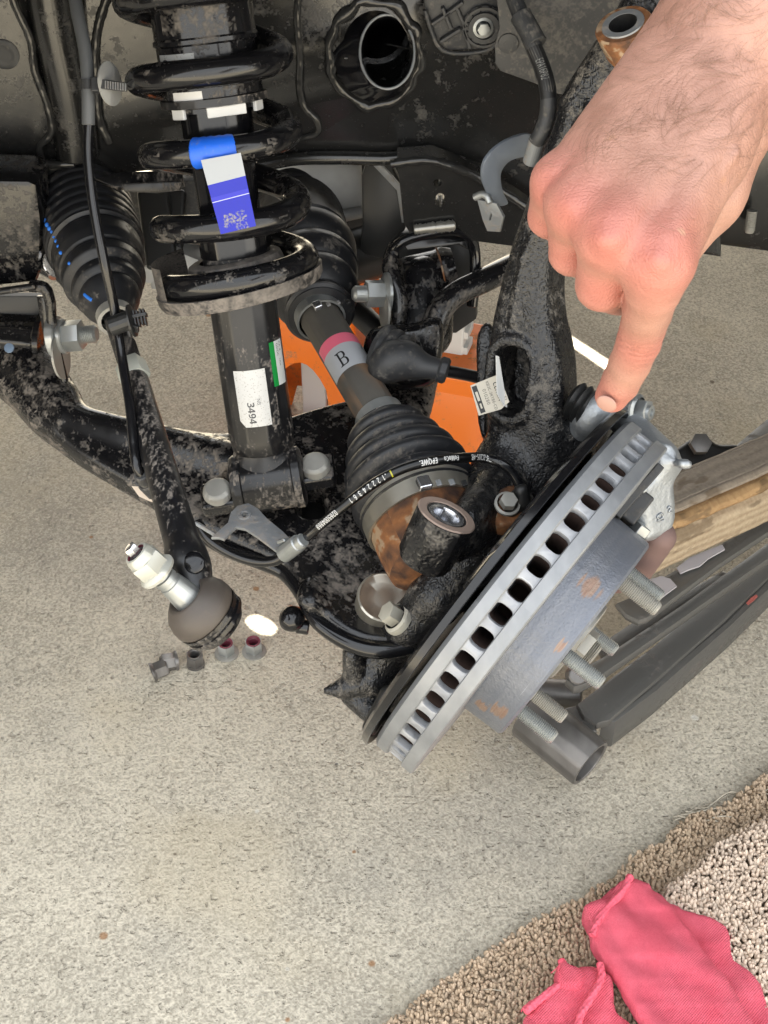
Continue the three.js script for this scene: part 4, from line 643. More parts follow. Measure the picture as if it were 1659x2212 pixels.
{
  const t = thing('steering_knuckle', 'tall black cast steering knuckle with an oval window', 'knuckle', P(900, 1480, 1.13));
  const KP = planeOf([1080, 950, 1.108], [1180, 560, 1.045], [1190, 860, 1.076]);
  const out = [[1380, -60], [1300, 50], [1256, 115], [1204, 200], [1184, 270], [1156, 345], [1122, 450], [1096, 525], [1078, 590], [1056, 680], [1044, 760], [1040, 880], [1046, 960], [1046, 1020], [1040, 1070], [1100, 1110], [1160, 1060], [1196, 980], [1204, 900], [1204, 820], [1196, 760], [1180, 690], [1178, 600], [1190, 520], [1240, 440], [1290, 330], [1340, 230], [1420, 130], [1500, -20]];
  const body = slab(out, KP, .052, .014, 150), w0 = onPl(1103, 822, KP), wn = KP.n.clone().addScaledVector(RGT, .25).normalize();
  const e2 = KP.e2.clone().addScaledVector(KP.e1, .08).normalize(), e1 = e2.clone().cross(KP.n).normalize();
  const win = (p) => { const x = p.x - w0.x, y = p.y - w0.y, z = p.z - w0.z, a = x * e1.x + y * e1.y + z * e1.z, b = x * e2.x + y * e2.y + z * e2.z; const q = Math.max(Math.abs(b) - .0140, 0); return Math.hypot(a, q) - .0138; };
  const rim = (p) => { const d = win(p), z = (p.x - w0.x) * KP.n.x + (p.y - w0.y) * KP.n.y + (p.z - w0.z) * KP.n.z; return Math.hypot(Math.max(d - .006, 0) , Math.max(Math.abs(z + .001) - .002, 0)) - .003; };
  const seam = [[1270, 230], [1190, 420], [1130, 560], [1104, 700]].map(([x, y]) => onPl(x, y, KP)), seam2 = [[1090, 900], [1080, 980], [1072, 1060]].map(([x, y]) => onPl(x, y, KP));
  const sg = []; for (const l of [seam, seam2]) for (let i = 0; i < l.length - 1; i++) sg.push(cap(l[i], l[i + 1], .0022, .0022));
  const smooth3 = (l) => { const q = []; for (let i = 0; i < l.length - 1; i++) q.push(cap(P(...l[i].slice(0, 3)), P(...l[i + 1].slice(0, 3)), l[i][3], l[i + 1][3])); return (p) => Math.min(...q.map((f) => f(p))); };
  const chain = [[1100, 1010, 1.13, .03], [1055, 1100, 1.10, .028], [1005, 1195, 1.085, .026], [945, 1285, 1.082, .020], [885, 1352, 1.095, .0165], [820, 1430, 1.12, .0160], [800, 1490, 1.125, .014]];
  const ch = []; for (let i = 0; i < chain.length - 1; i++) ch.push(cap(P(...chain[i].slice(0, 3)), P(...chain[i + 1].slice(0, 3)), chain[i][3], chain[i + 1][3]));
  const foot = cap(P(762, 1412, 1.10), P(768, 1478, 1.115), .0085, .0105), foot2 = smooth3([[704, 1492, 1.11, .0035], [735, 1488, 1.112, .008], [800, 1470, 1.115, .014]]), foot3 = smooth3([[760, 1500, 1.12, .010], [800, 1536, 1.115, .010], [838, 1556, 1.10, .006]]);
  const body2 = cap(P(1010, 1240, 1.14), P(1130, 1090, 1.15), .035, .04), ear = cap(P(1150, 1080, 1.13), P(1230, 960, 1.12), .018, .022);
  part('casting', net((p) => { let d = body(p); for (const q of sg) d = smin(d, q(p), .004); d = smin(d, rim(p), .004); d = smax(d, -Math.max(win(p), -(.040 + (p.x - w0.x) * KP.n.x + (p.y - w0.y) * KP.n.y + (p.z - w0.z) * KP.n.z)), .003); for (const q of ch) d = smin(d, q(p), .012); d = smin(d, Math.min(foot(p), foot2(p), foot3(p)), .005); d = smin(d, body2(p), .02); d = smin(d, ear(p), .02); return d; }, bounds(pts([[1500, -60, .90], [1200, 200, .93], [1500, -60, .99], [720, 1550, 1.13], [700, 1500, 1.15], [1260, 1000, 1.18], [1040, 700, 1.15], [1204, 900, 1.2]]), .03), .0036, .16), M.cast, t);
  // upper ball joint seat
  const un = DIR(-.35, -.55, .75), uc = P(1347, 56, .938);
  part('upper_seat', lathe(uc, un, [[-.03, .0125], [-.02, .0165], [-.006, .0188], [0, .0195], [.0015, .0185], [.0015, .0145], [-.002, .0138], [-.002, .0105], [-.02, .0095], [-.02, 0]], 40), M.rust, t);
  part('seat_insert', lathe(uc, un, [[.001, .0148], [.0026, .0142], [.0026, .0098], [-.015, .0085]], 40), M.bracket, t);
  part('seat_bore', lathe(uc, un, [[.0022, .0097], [-.017, .0082], [-.018, 0]], 30), M.black, t);
  // steering arm barrel
  const bd = DIR(.43, -.90, .50), bt = P(966, 1110, .992), q0 = bt.clone().addScaledVector(bd, -.038);
  part('arm_barrel', lathe(q0, bd, [[-.006, .010], [-.005, .0185], [0, .0210], [.036, .0222], [.037, .0210], [.0372, .0138], [.0355, .0132]], 44), M.cast, t);
  part('barrel_rim', lathe(bt.clone().addScaledVector(bd, -.0012), bd, [[0, .0224], [.0010, .0214], [.0010, .0160], [.0002, .0152], [-.0004, .0146]], 44), mat([.36, .27, .22], .6, { metalness: .3 }), t);
  part('barrel_sleeve', lathe(bt.clone().addScaledVector(bd, -.0014), bd, [[0, .0150], [.0005, .0102], [-.001, .0094], [-.030, .0090]], 40), M.chrome, t);
  part('barrel_web', net((p) => smin(cap(P(980, 1175, 1.03), P(1060, 1110, 1.10), .0145, .024)(p), cap(P(1010, 1120, 1.03), P(1080, 1050, 1.1), .010, .02)(p), .02), bounds(pts([[960, 1190, 1.0], [1100, 1040, 1.12], [960, 1190, 1.08]]), .04), .0035, .16), M.cast, t);
  // sensor pad
  const sp2 = planeAt(1106, 1086, 1.052, DIR(.1, -.45, .9));
  part('sensor_pad', net(slab([[1062, 1110], [1066, 1078], [1084, 1052], [1112, 1044], [1142, 1054], [1148, 1080], [1136, 1112], [1104, 1134], [1076, 1132]], sp2, .02, .004, 50), bounds(pts([[1060, 1040, 1.03], [1150, 1140, 1.12]]), .03), .0025), M.rust, t);
  part('sensor_body', net((p) => smin(slab([[1090, 1098], [1098, 1066], [1118, 1052], [1138, 1062], [1134, 1090], [1108, 1112]], { ...sp2, o: sp2.o.clone().addScaledVector(sp2.n, .005) }, .007, .002, 30)(p), cap(P(1126, 1082, 1.045), P(1126, 1060, 1.040), .0075, .006)(p), .004), bounds(pts([[1080, 1040, 1.02], [1150, 1120, 1.09]]), .02), .0022), M.black, t);
  const sb = P(1095, 1090, 1.040), sn = DIR(.12, -.42, .9);
  part('sensor_bolt', [lathe(sb, sn, [[0, .0098], [.0022, .0098], [.0032, .008]], 28), hex(sb.clone().addScaledVector(sn, .002), sn, .0118, .0075)], M.zincDull, t);
  // pinch bolt
  const pb = P(860, 1336, 1.082), pd = DIR(-.72, -.48, .5);
  part('pinch_bolt', [lathe(pb, pd, [[-.003, .0135], [0, .0138], [.002, .0130], [.0035, .0105]], 30), hex(pb.clone().addScaledVector(pd, .002), pd, .0155, .0115)], mat([.48, .46, .39], .55, { metalness: .3 }), t);
  // part label stuck round the window
  const lp = { ...planeAt(1060, 850, 1.072, DIR(-.35, 0, 1)) };
  const lg = plate([[1016, 833], [1078, 808], [1100, 868], [1082, 884], [1034, 898]], lp, .0006, { bevel: 0 });
  const uvq = (g, pl, a, b, c) => { const p = g.attributes.position, uv = g.attributes.uv, o = onPl(...a, pl), ex = onPl(...b, pl).sub(o), ey = onPl(...c, pl).sub(o), q = V(); for (let i = 0; i < p.count; i++) { q.fromBufferAttribute(p, i).sub(o); uv.setXY(i, q.dot(ex) / ex.lengthSq(), 1 - q.dot(ey) / ey.lengthSq()); } };
  uvq(lg, lp, [1016, 833], [1078, 808], [1038, 898]);
  part('part_label', lg, print(360, 360, '#cfc8b8', (x, w, h) => { x.fillStyle = '#17181a'; x.fillRect(8, 20, 60, h - 40); x.fillStyle = '#cfc8b8'; x.fillRect(24, 90, 30, 110); x.fillRect(30, 230, 20, 60); x.save(); x.translate(w, 0); x.rotate(Math.PI / 2); x.fillStyle = '#1c1d20'; x.font = '52px monospace'; x.fillText('010280', 90, 245); x.font = '48px sans-serif'; x.fillText('KB3C-3K186-CD', 20, 180); x.font = 'bold 68px sans-serif'; x.fillText('CLNBA', 60, 105); x.font = '46px sans-serif'; x.fillText('57', 250, 40); x.restore(); }), t);
  const l2 = planeAt(1085, 825, 1.066, DIR(.75, 0, .7)), g2 = plate([[1072, 768], [1078, 770], [1096, 880], [1088, 876], [1074, 850]], l2, .0006, { bevel: 0 });
  part('label_flap', g2, mat([.6, .6, .58], .5), t);
  part('back_flange', net(slab([[1030, 720], [1046, 696], [1060, 700], [1052, 900], [1050, 960], [1034, 930], [1028, 820]], planeAt(1045, 820, 1.16, DIR(-.3, 0, 1)), .012, .004, 30), bounds(pts([[1020, 690, 1.15], [1070, 970, 1.19]]), .03), .003, .16), M.cast, t);
}
{ // caliper mount behind the finger, and the silver bracket at the outboard side
  const t = thing('caliper_bracket', 'silver rough cast caliper bracket hooked round the rotor edge', 'caliper bracket', P(1440, 1180, 1.06));
  const cpz = planeOf([1400, 1060, 1.035], [1470, 1000, 1.045], [1440, 1160, 1.06]);
  const sh = slab([[1426, 966], [1446, 972], [1462, 984], [1487, 1000], [1483, 1018], [1468, 1044], [1470, 1090], [1468, 1128], [1458, 1152], [1434, 1170], [1398, 1176], [1392, 1150], [1384, 1110], [1364, 1080], [1372, 1060], [1400, 1034], [1424, 1008]], cpz, .030, .010, 90);
  const nk = cap(P(1430, 985, 1.045), P(1310, 870, 1.09), .012, .013), arm2 = cap(P(1425, 1160, 1.07), P(1368, 1235, 1.1), .013, .014), ridgeC = cap(P(1484, 1003, 1.03), P(1472, 1002, 1.03), .004, .004);
  const groove = cap(P(1420, 1000, 1.02), P(1445, 975, 1.03), .004, .004);
  part('casting', net((p) => smax(smin(smin(sh(p), nk(p), .012), ridgeC(p), .006), -groove(p), .005), bounds(pts([[1290, 850, 1.1], [1500, 960, 1.02], [1500, 1190, 1.09]]), .04), .0026, .2), M.zincCast, t);
  part('brown_leg', net((p) => smin(arm2(p), cap(P(1380, 1190, 1.09), P(1330, 1250, 1.11), .010, .012)(p), .01), bounds(pts([[1430, 1150, 1.07], [1320, 1260, 1.12]]), .03), .003), mat([.17, .11, .10], .7, { metalness: .3 }), t);
  { // raised casting marks: a ring letter and a 2
    const q = (x, y) => onPl(x, y, cpz).addScaledVector(cpz.n, .0006);
    part('casting_mark', tube([q(1441, 1098), q(1445, 1094), q(1448, 1098), q(1444, 1104), q(1450, 1106)], .0009, 30, 6), M.zincCast, t);
    part('casting_mark', [tube([q(1421, 1112), q(1428, 1109), q(1431, 1116), q(1424, 1121), q(1419, 1117), q(1421, 1112)], .0009, 30, 6), tube([q(1419, 1124), q(1427, 1125), q(1432, 1123)], .0009, 16, 6)], M.zincCast, t);
  }
  part('pad_shim', [box3(P(1330, 1118, 1.03), P(1425, 1010, 1.03), .006, .03, RA, .001), box3(P(1352, 1128, 1.045), P(1398, 1070, 1.045), .012, .03, RA, .002)], M.plastic, t);
  part('anti_rattle_clip', [box3(P(1386, 1062, 1.02), P(1396, 1054, 1.02), .004, .006, RA, .001), box3(P(1372, 1136, 1.04), P(1392, 1150, 1.045), .012, .008, RA, .001)], M.zinc, t);
  const u = thing('caliper_mount', 'silver caliper slide mount with rubber sleeve under the fingertip', 'caliper', P(1270, 920, 1.09));
  part('mount_casting', net((p) => smin(cap(P(1272, 905, 1.085), P(1330, 872, 1.085), .012, .011)(p), cap(P(1256, 925, 1.1), P(1290, 885, 1.08), .011, .013)(p), .008), bounds(pts([[1240, 940, 1.09], [1340, 850, 1.09]]), .035), .003, .2), M.zincCast, u);
  part('slide_boot', lathe(P(1236, 862, 1.09), DIR(.7, .45, .3), [[0, .013], [.003, .016], [.006, .0135], [.009, .0165], [.012, .014], [.015, .0165], [.018, .013]], 30), M.black, u);
  const nb = P(1372, 886, 1.07), nd = DIR(.78, .18, .58);
  part('slide_bolt', [lathe(nb, nd, [[-.012, .007], [0, .007], [0, .0125], [.0022, .0128], [.004, .0105]], 30), hex(nb.clone().addScaledVector(nd, .0025), nd, .0165, .009, V(0, 1, 0)), lathe(nb.clone().addScaledVector(nd, .011), nd, [[0, .0062], [.003, .0055], [.003, .003], [.001, .0025], [.001, 0]], 24)], M.zinc, u);
}
{ // brake hose and its bracket
  const t = thing('brake_hose', 'ribbed black rubber brake hose with a crimped sleeve beside the knuckle', 'hose', P(1160, 340, 1.06));
  const hp = pts([[1090, -60, 1.04], [1110, -5, 1.04], [1130, 45, 1.035], [1152, 100, 1.03], [1172, 150, 1.03], [1184, 200, 1.03], [1182, 250, 1.035], [1168, 290, 1.04], [1158, 306, 1.045]]);
  const c = new THREE.CatmullRomCurve3(hp, false, 'centripetal');
  { // fine ribs run along the hose
    const n = 90, rad = 60, g = new THREE.TubeGeometry(c, n, .0062, rad, false), p = g.attributes.position, q = V(); for (let i = 0; i <= n; i++) { const ctr = c.getPointAt(i / n), s = i / n; for (let j = 0; j <= rad; j++) { const k = i * (rad + 1) + j, f = s < .72 ? 1 + .035 * Math.cos(j / rad * Math.PI * 2 * 20) : 1.0; q.fromBufferAttribute(p, k).sub(ctr).multiplyScalar(f).add(ctr); p.setXYZ(k, q.x, q.y, q.z); } } g.computeVertexNormals(); part('hose', boxUV(g), M.plastic, t);
  }
  part('sleeve', cyl(P(1124, 32, 1.035), P(1160, 96, 1.03), .0082, 30, .0006), M.plastic, t);
  part('ferrule', cyl(P(1162, 296, 1.042), P(1146, 352, 1.06), .0062, 24), M.bracket, t);
  part('hose_mark', printStrip(pts([[1154, 104, 1.03], [1172, 150, 1.03], [1182, 190, 1.03], [1185, 215, 1.031]]), .0066), print(512, 64, '#1c1c1d', (x) => { x.fillStyle = '#8f8f8c'; x.font = '44px monospace'; x.fillText('EPA16P82', 130, 46); }, .5), t);
  const b = thing('hose_bracket', 'blue grey curved steel hose bracket with a slotted tab', 'bracket', P(1060, 500, 1.1));
  const bp = planeOf([1110, 310, 1.075], [1050, 370, 1.075], [1060, 440, 1.10]);
  part('curved_strap', plate([[1150, 292], [1105, 299], [1066, 324], [1046, 352], [1042, 382], [1050, 410], [1064, 432], [1082, 446], [1098, 440], [1090, 420], [1084, 400], [1084, 372], [1098, 352], [1120, 342], [1150, 336]], bp, .003, { bevel: .0008, smooth: 70 }), mat([.22, .25, .30], .38, { metalness: .55 }), b);
  const tb = planeOf([1040, 440, 1.10], [1080, 440, 1.09], [1060, 500, 1.115]);
  part('slotted_tab', plate([[1030, 432], [1072, 440], [1088, 470], [1080, 502], [1052, 500], [1042, 476]], tb, .003, { bevel: .0008, holes: [ring2(1060, 468, 4, 11, 14, .2)] }), M.bracket, b);
  part('hook', tube(pts([[1026, 426, 1.10], [1042, 420, 1.095], [1052, 425, 1.093], [1058, 438, 1.093]]), .003, 20, 8), M.zinc, b);
}

// ================= jack stands =================
function jackStand(C, yaw, base, topW, h, label) {
  const t = thing('jack_stand', label, 'jack stand', C, 'orange jack stands under the truck');
  const ex = V(Math.cos(yaw), 0, Math.sin(yaw)), ez = V(-Math.sin(yaw), 0, Math.cos(yaw)), run = (base - topW) / 2, L = Math.hypot(h, run);
  for (let k = 0; k < 4; k++) {
    const o = ex.clone().multiplyScalar(Math.cos(k * Math.PI / 2)).addScaledVector(ez, Math.sin(k * Math.PI / 2)), s = o.clone().cross(V(0, 1, 0)).normalize(), up = V(0, h, 0).addScaledVector(o, -run).normalize(), n = s.clone().cross(up).normalize();
    const sh = new THREE.Shape([[-base / 2, 0], [-base * .34, 0], [-base * .28, L * .16], [base * .28, L * .16], [base * .34, 0], [base / 2, 0], [topW / 2, L], [-topW / 2, L]].map((q) => new THREE.Vector2(...q)));
    const w = base * .235, hole = new THREE.Path(); hole.moveTo(-w, L * .34); hole.lineTo(w, L * .34); hole.lineTo(w * .75, L * .62); hole.quadraticCurveTo(0, L * .88, -w * .75, L * .62); hole.closePath(); sh.holes.push(hole);
    const g = new THREE.ExtrudeGeometry(sh, { depth: .004, bevelEnabled: true, bevelThickness: .0015, bevelSize: .0015, bevelSegments: 2, curveSegments: 8 }); g.applyMatrix4(new THREE.Matrix4().makeBasis(s, up, n)); const q = C.clone().addScaledVector(o, base / 2); g.translate(q.x, q.y, q.z);
    part('side_panel', boxUV(crease(g, .5)), M.orange, t);
    const cA = C.clone().addScaledVector(o, base / 2).addScaledVector(s, base / 2), cB = C.clone().addScaledVector(o, topW / 2).addScaledVector(s, topW / 2).add(V(0, h, 0));
    part('corner_leg', tube([cA, cB], .009, 12, 10), M.orange, t);
    part('foot', rbox(cA.clone().add(V(0, .006, 0)), ex, V(0, 1, 0), ez, .045, .008, .045, .003), M.orange, t);
  }
  part('collar', rbox(C.clone().add(V(0, h, 0)), ex, V(0, 1, 0), ez, topW + .008, .03, topW + .008, .006), M.orange, t);
  const bar = part('ratchet_bar', rbox(C.clone().add(V(0, h * .5 + .10, 0)), ex, V(0, 1, 0), ez, .034, h + .16, .030, .003), M.white, t);
  for (let k = 0; k < 10; k++) part('tooth', rbox(C.clone().add(V(0, h * .4 + k * .022, 0)).addScaledVector(ex, .018), ex, V(0, 1, 0), ez, .008, .010, .026, .001), M.white, bar);
  part('saddle', [rbox(C.clone().add(V(0, h + .185, 0)), ex, V(0, 1, 0), ez, .10, .016, .05, .004), rbox(C.clone().add(V(0, h + .20, 0)).addScaledVector(ex, .045), ex, V(0, 1, 0), ez, .012, .03, .05, .003), rbox(C.clone().add(V(0, h + .20, 0)).addScaledVector(ex, -.045), ex, V(0, 1, 0), ez, .012, .03, .05, .003)], M.white, t);
  return t;
}
jackStand(G(690, 975), .22, .20, .12, .27, 'orange jack stand standing behind the strut tube');
jackStand(G(962, 1118), .30, .22, .11, .26, 'orange jack stand seen between the axle boot and the knuckle');

// ================= floor jack, timber =================
{
  const t = thing('floor_jack', 'dark grey steel floor jack with an empty handle socket', 'floor jack', G(1400, 1540));
  const top = (list, h) => list.map(([x, y]) => G(x, y, h));
  const prism = (outline, h, thick, m, name, bev = .003) => { const pl = { o: V(0, h, 0), n: V(0, 1, 0), e1: V(1, 0, 0), e2: V(0, 0, -1) }; return part(name, plate(outline, pl, thick, { bevel: bev }), m, t); };
  prism([[1246, 1520], [1262, 1548], [1290, 1562], [1318, 1554], [1407, 1478], [1563, 1340], [1760, 1150], [1700, 1140], [1532, 1290], [1407, 1398], [1342, 1446]], .085, .012, M.jack, 'side_rail', .003);
  prism([[1300, 1556], [1330, 1560], [1420, 1492], [1580, 1352], [1780, 1158], [1760, 1140], [1563, 1336], [1407, 1474]], .080, .045, M.jack, 'side_rail', .006);
  prism([[1222, 1466], [1232, 1452], [1256, 1440], [1300, 1418], [1470, 1306], [1700, 1140], [1740, 1150], [1500, 1318], [1300, 1458], [1262, 1478], [1240, 1484]], .125, .014, M.jack, 'lift_arm', .004);
  prism([[1290, 1392], [1372, 1338], [1560, 1230], [1600, 1250], [1400, 1370], [1310, 1424]], .115, .014, M.jack, 'lift_arm', .004);
  prism([[1330, 1300], [1360, 1288], [1420, 1250], [1560, 1170], [1700, 1090], [1720, 1110], [1560, 1215], [1400, 1334], [1380, 1340], [1352, 1326]], .155, .012, M.jack, 'top_plate', .005);
  const ax = DIR(.77, .60, .44), c = P(1276, 1650, 1.455);
  part('handle_socket', lathe(c, ax, [[-.085, .0272], [-.083, .0285], [-.002, .0285], [0, .0275], [0, .0242], [-.001, .0235], [-.080, .0228], [-.085, .0228]], 48), M.jackSteel, t);
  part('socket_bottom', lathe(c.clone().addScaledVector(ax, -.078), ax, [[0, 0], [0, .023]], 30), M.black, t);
  part('socket_yoke', [tube([P(1190, 1575, 1.5), P(1150, 1540, 1.53), P(1100, 1500, 1.57)], .014, 20, 12), box3(P(1232, 1530, 1.5), P(1262, 1590, 1.47), .03, .008, RGT, .003)], M.jack, t);
  const pv = G(1247, 1458, .128);
  part('pivot_pin', lathe(pv, V(.15, .75, .6), [[-.01, .0105], [.003, .0105], [.0045, .009], [.0045, 0]], 28), M.jackSteel, t);
  part('axle_bar', tube([G(1250, 1500, .05), G(1100, 1490, .05)], .016, 16, 12), M.jackSteel, t);
  part('saddle_arm', net(slab([[1440, 990], [1474, 958], [1502, 942], [1524, 938], [1552, 956], [1600, 960], [1600, 1010], [1460, 1010]], planeAt(1510, 970, 1.62, V(0, .8, .6)), .03, .008, 40), bounds(pts([[1430, 930, 1.6], [1620, 1020, 1.65]]), .05), .004), M.black, t);
  part('saddle_bolt', hex(P(1510, 962, 1.6), V(0, .8, .6), .022, .012), M.jackSteel, t);
  prism([[1580, 968], [1600, 950], [1660, 900], [1760, 860], [1800, 960], [1680, 990], [1630, 985]], .10, .03, M.jack, 'rear_plate', .004);
  for (const q of [[[1388, 1270], [1402, 1252], [1428, 1244], [1448, 1250], [1462, 1266], [1440, 1282], [1418, 1300], [1400, 1290]], [[1462, 1226], [1490, 1204], [1524, 1190], [1560, 1176], [1566, 1186], [1530, 1206], [1512, 1222], [1488, 1230], [1470, 1238]]]) part('paper_scrap', plate(q, { o: V(0, .160, 0), n: V(0, 1, 0), e1: V(1, 0, 0), e2: V(0, 0, -1) }, .002, { bevel: 0 }), mat([.42, .40, .42], .8), t);
  part('red_scuff', plate([[1612, 1302], [1622, 1291], [1634, 1284], [1637, 1288], [1628, 1297], [1616, 1306]], { o: V(0, .0872, 0), n: V(0, 1, 0), e1: V(1, 0, 0), e2: V(0, 0, -1) }, .001, { bevel: 0 }), mat([.4, .1, .08], .8), t);
}
{
  const grain = (a, b, s, fr) => { const m = mat([1, 1, 1], .85, { map: tex(512, (u, v) => { const w = fbm(u, v, 5, 3, s) * .06, l = Math.abs(Math.sin((v + w) * Math.PI * fr)); const k = clamp(Math.pow(l, 1.2) * .45 + .75 * fbm(u * 3, v, 30, 4, s + 3) - .1, 0, 1); return lerp3(lerp3(a, b, k), [.10, .065, .035], sstep(.62, .72, fbm(u, v, 6, 4, s + 5)) * .6); }), bumpMap: tex(512, grey((u, v) => { const w = fbm(u, v, 5, 3, s) * .06; return Math.pow(Math.abs(Math.sin((v + w) * Math.PI * fr)), 2) * .7 + .3 * fbm(u, v, 50, 3, s + 6); }), false), bumpScale: .0015 }); return m; };
  const t = thing('timber_block', 'weathered softwood block with a split golden edge on the jack', 'timber block', P(1560, 1210, 1.47));
  const A = G(1330, 1285, .165), B = G(1760, 1090, .165), al = B.clone().sub(A).normalize(); const back = V(0, 1, 0).cross(al).normalize(); if (back.z > 0) back.negate(); const upw = al.clone().cross(back).normalize(); if (upw.y < 0) upw.negate();
  const uvBox = (c, w, h, d, m, name, noise) => { const g = new THREE.BoxGeometry(w, h, d, 90, 10, 14); const p = g.attributes.position, uv = g.attributes.uv; for (let i = 0; i < p.count; i++) { let x = p.getX(i), y = p.getY(i), z = p.getZ(i); const q = V(x, y, z), r = .008; const ey = Math.max(Math.abs(y) - (h / 2 - r), 0), ez = Math.max(Math.abs(z) - (d / 2 - r), 0); if (ey > 0 && ez > 0) { const L = Math.hypot(ey, ez); if (L > r * .7) { y -= Math.sign(y) * (ey - ey / L * r * .8); z -= Math.sign(z) * (ez - ez / L * r * .8); } } y += noise * n3(q, 60); z += noise * n3(q, 47); p.setXYZ(i, x, y, z); const ax = Math.abs(p.getZ(i)) > d / 2 - .009; uv.setXY(i, x / .25, (ax ? y : z) / .10 + .3); } g.computeVertexNormals(); g.applyMatrix4(new THREE.Matrix4().makeBasis(al, upw, back.clone().negate())); g.translate(c.x, c.y, c.z); return part(name, g, m, t); };
  const mid = A.clone().addScaledVector(al, .16);
  uvBox(mid.clone().addScaledVector(upw, .026).addScaledVector(back, .030), .42, .052, .06, grain([.27, .195, .12], [.47, .375, .255], 140, 9), 'lower_board', .0016);
  uvBox(mid.clone().addScaledVector(upw, .059).addScaledVector(back, .033), .42, .018, .06, grain([.24, .13, .055], [.42, .27, .13], 150, 4), 'split_edge', .003);
  uvBox(mid.clone().addScaledVector(upw, .071).addScaledVector(back, .040), .42, .012, .056, grain([.16, .13, .10], [.29, .24, .185], 160, 7), 'top_board', .0014);
}

// ================= wheel nuts on the floor =================
{
  const nut = (p, axis, label, flange, dull) => {
    const t = thing('wheel_nut', label, 'nut', p.clone(), 'loose nuts on the concrete');
    const r = .0105, c = p.clone(), a = axis.clone().normalize(); if (Math.abs(a.y) < .5) c.y += .0105; else c.y += .0004;
    const body = part('hex_body', hex(c.clone().addScaledVector(a, .002), a, .0185, .016, V(1, 0, .4), .0058), dull ? M.jackSteel : M.zinc, t);
    part('flange', lathe(c, a, [[0, .006], [0, flange], [.0016, flange], [.004, .0102], [.004, .006]], 30), dull ? M.jackSteel : M.zincDull, t);
    part('nylon_insert', lathe(c.clone().addScaledVector(a, .0175), a, [[-.01, .0056], [0, .0058], [.0012, .0072], [.0018, .0082], [0, .0088]], 26), dull ? M.jackSteel : M.purple, t);
  };
  nut(G(490, 1412), V(0, 1, 0), 'flanged nut standing just under the tie rod end', .0145);
  nut(G(549, 1408), V(0, 1, 0), 'flanged nut standing at the end of the row by the arm', .0145);
  nut(G(423, 1436), V(0, 1, 0), 'plain dark nut standing alone in the row', .0108, true);
  nut(G(330, 1466), V(.75, .1, -.35), 'dark nut lying on its side with its open end showing', .0118, true);
  nut(G(384, 1440), V(-.8, .1, .3), 'bright nut lying on its side against another nut', .0118, true);
}

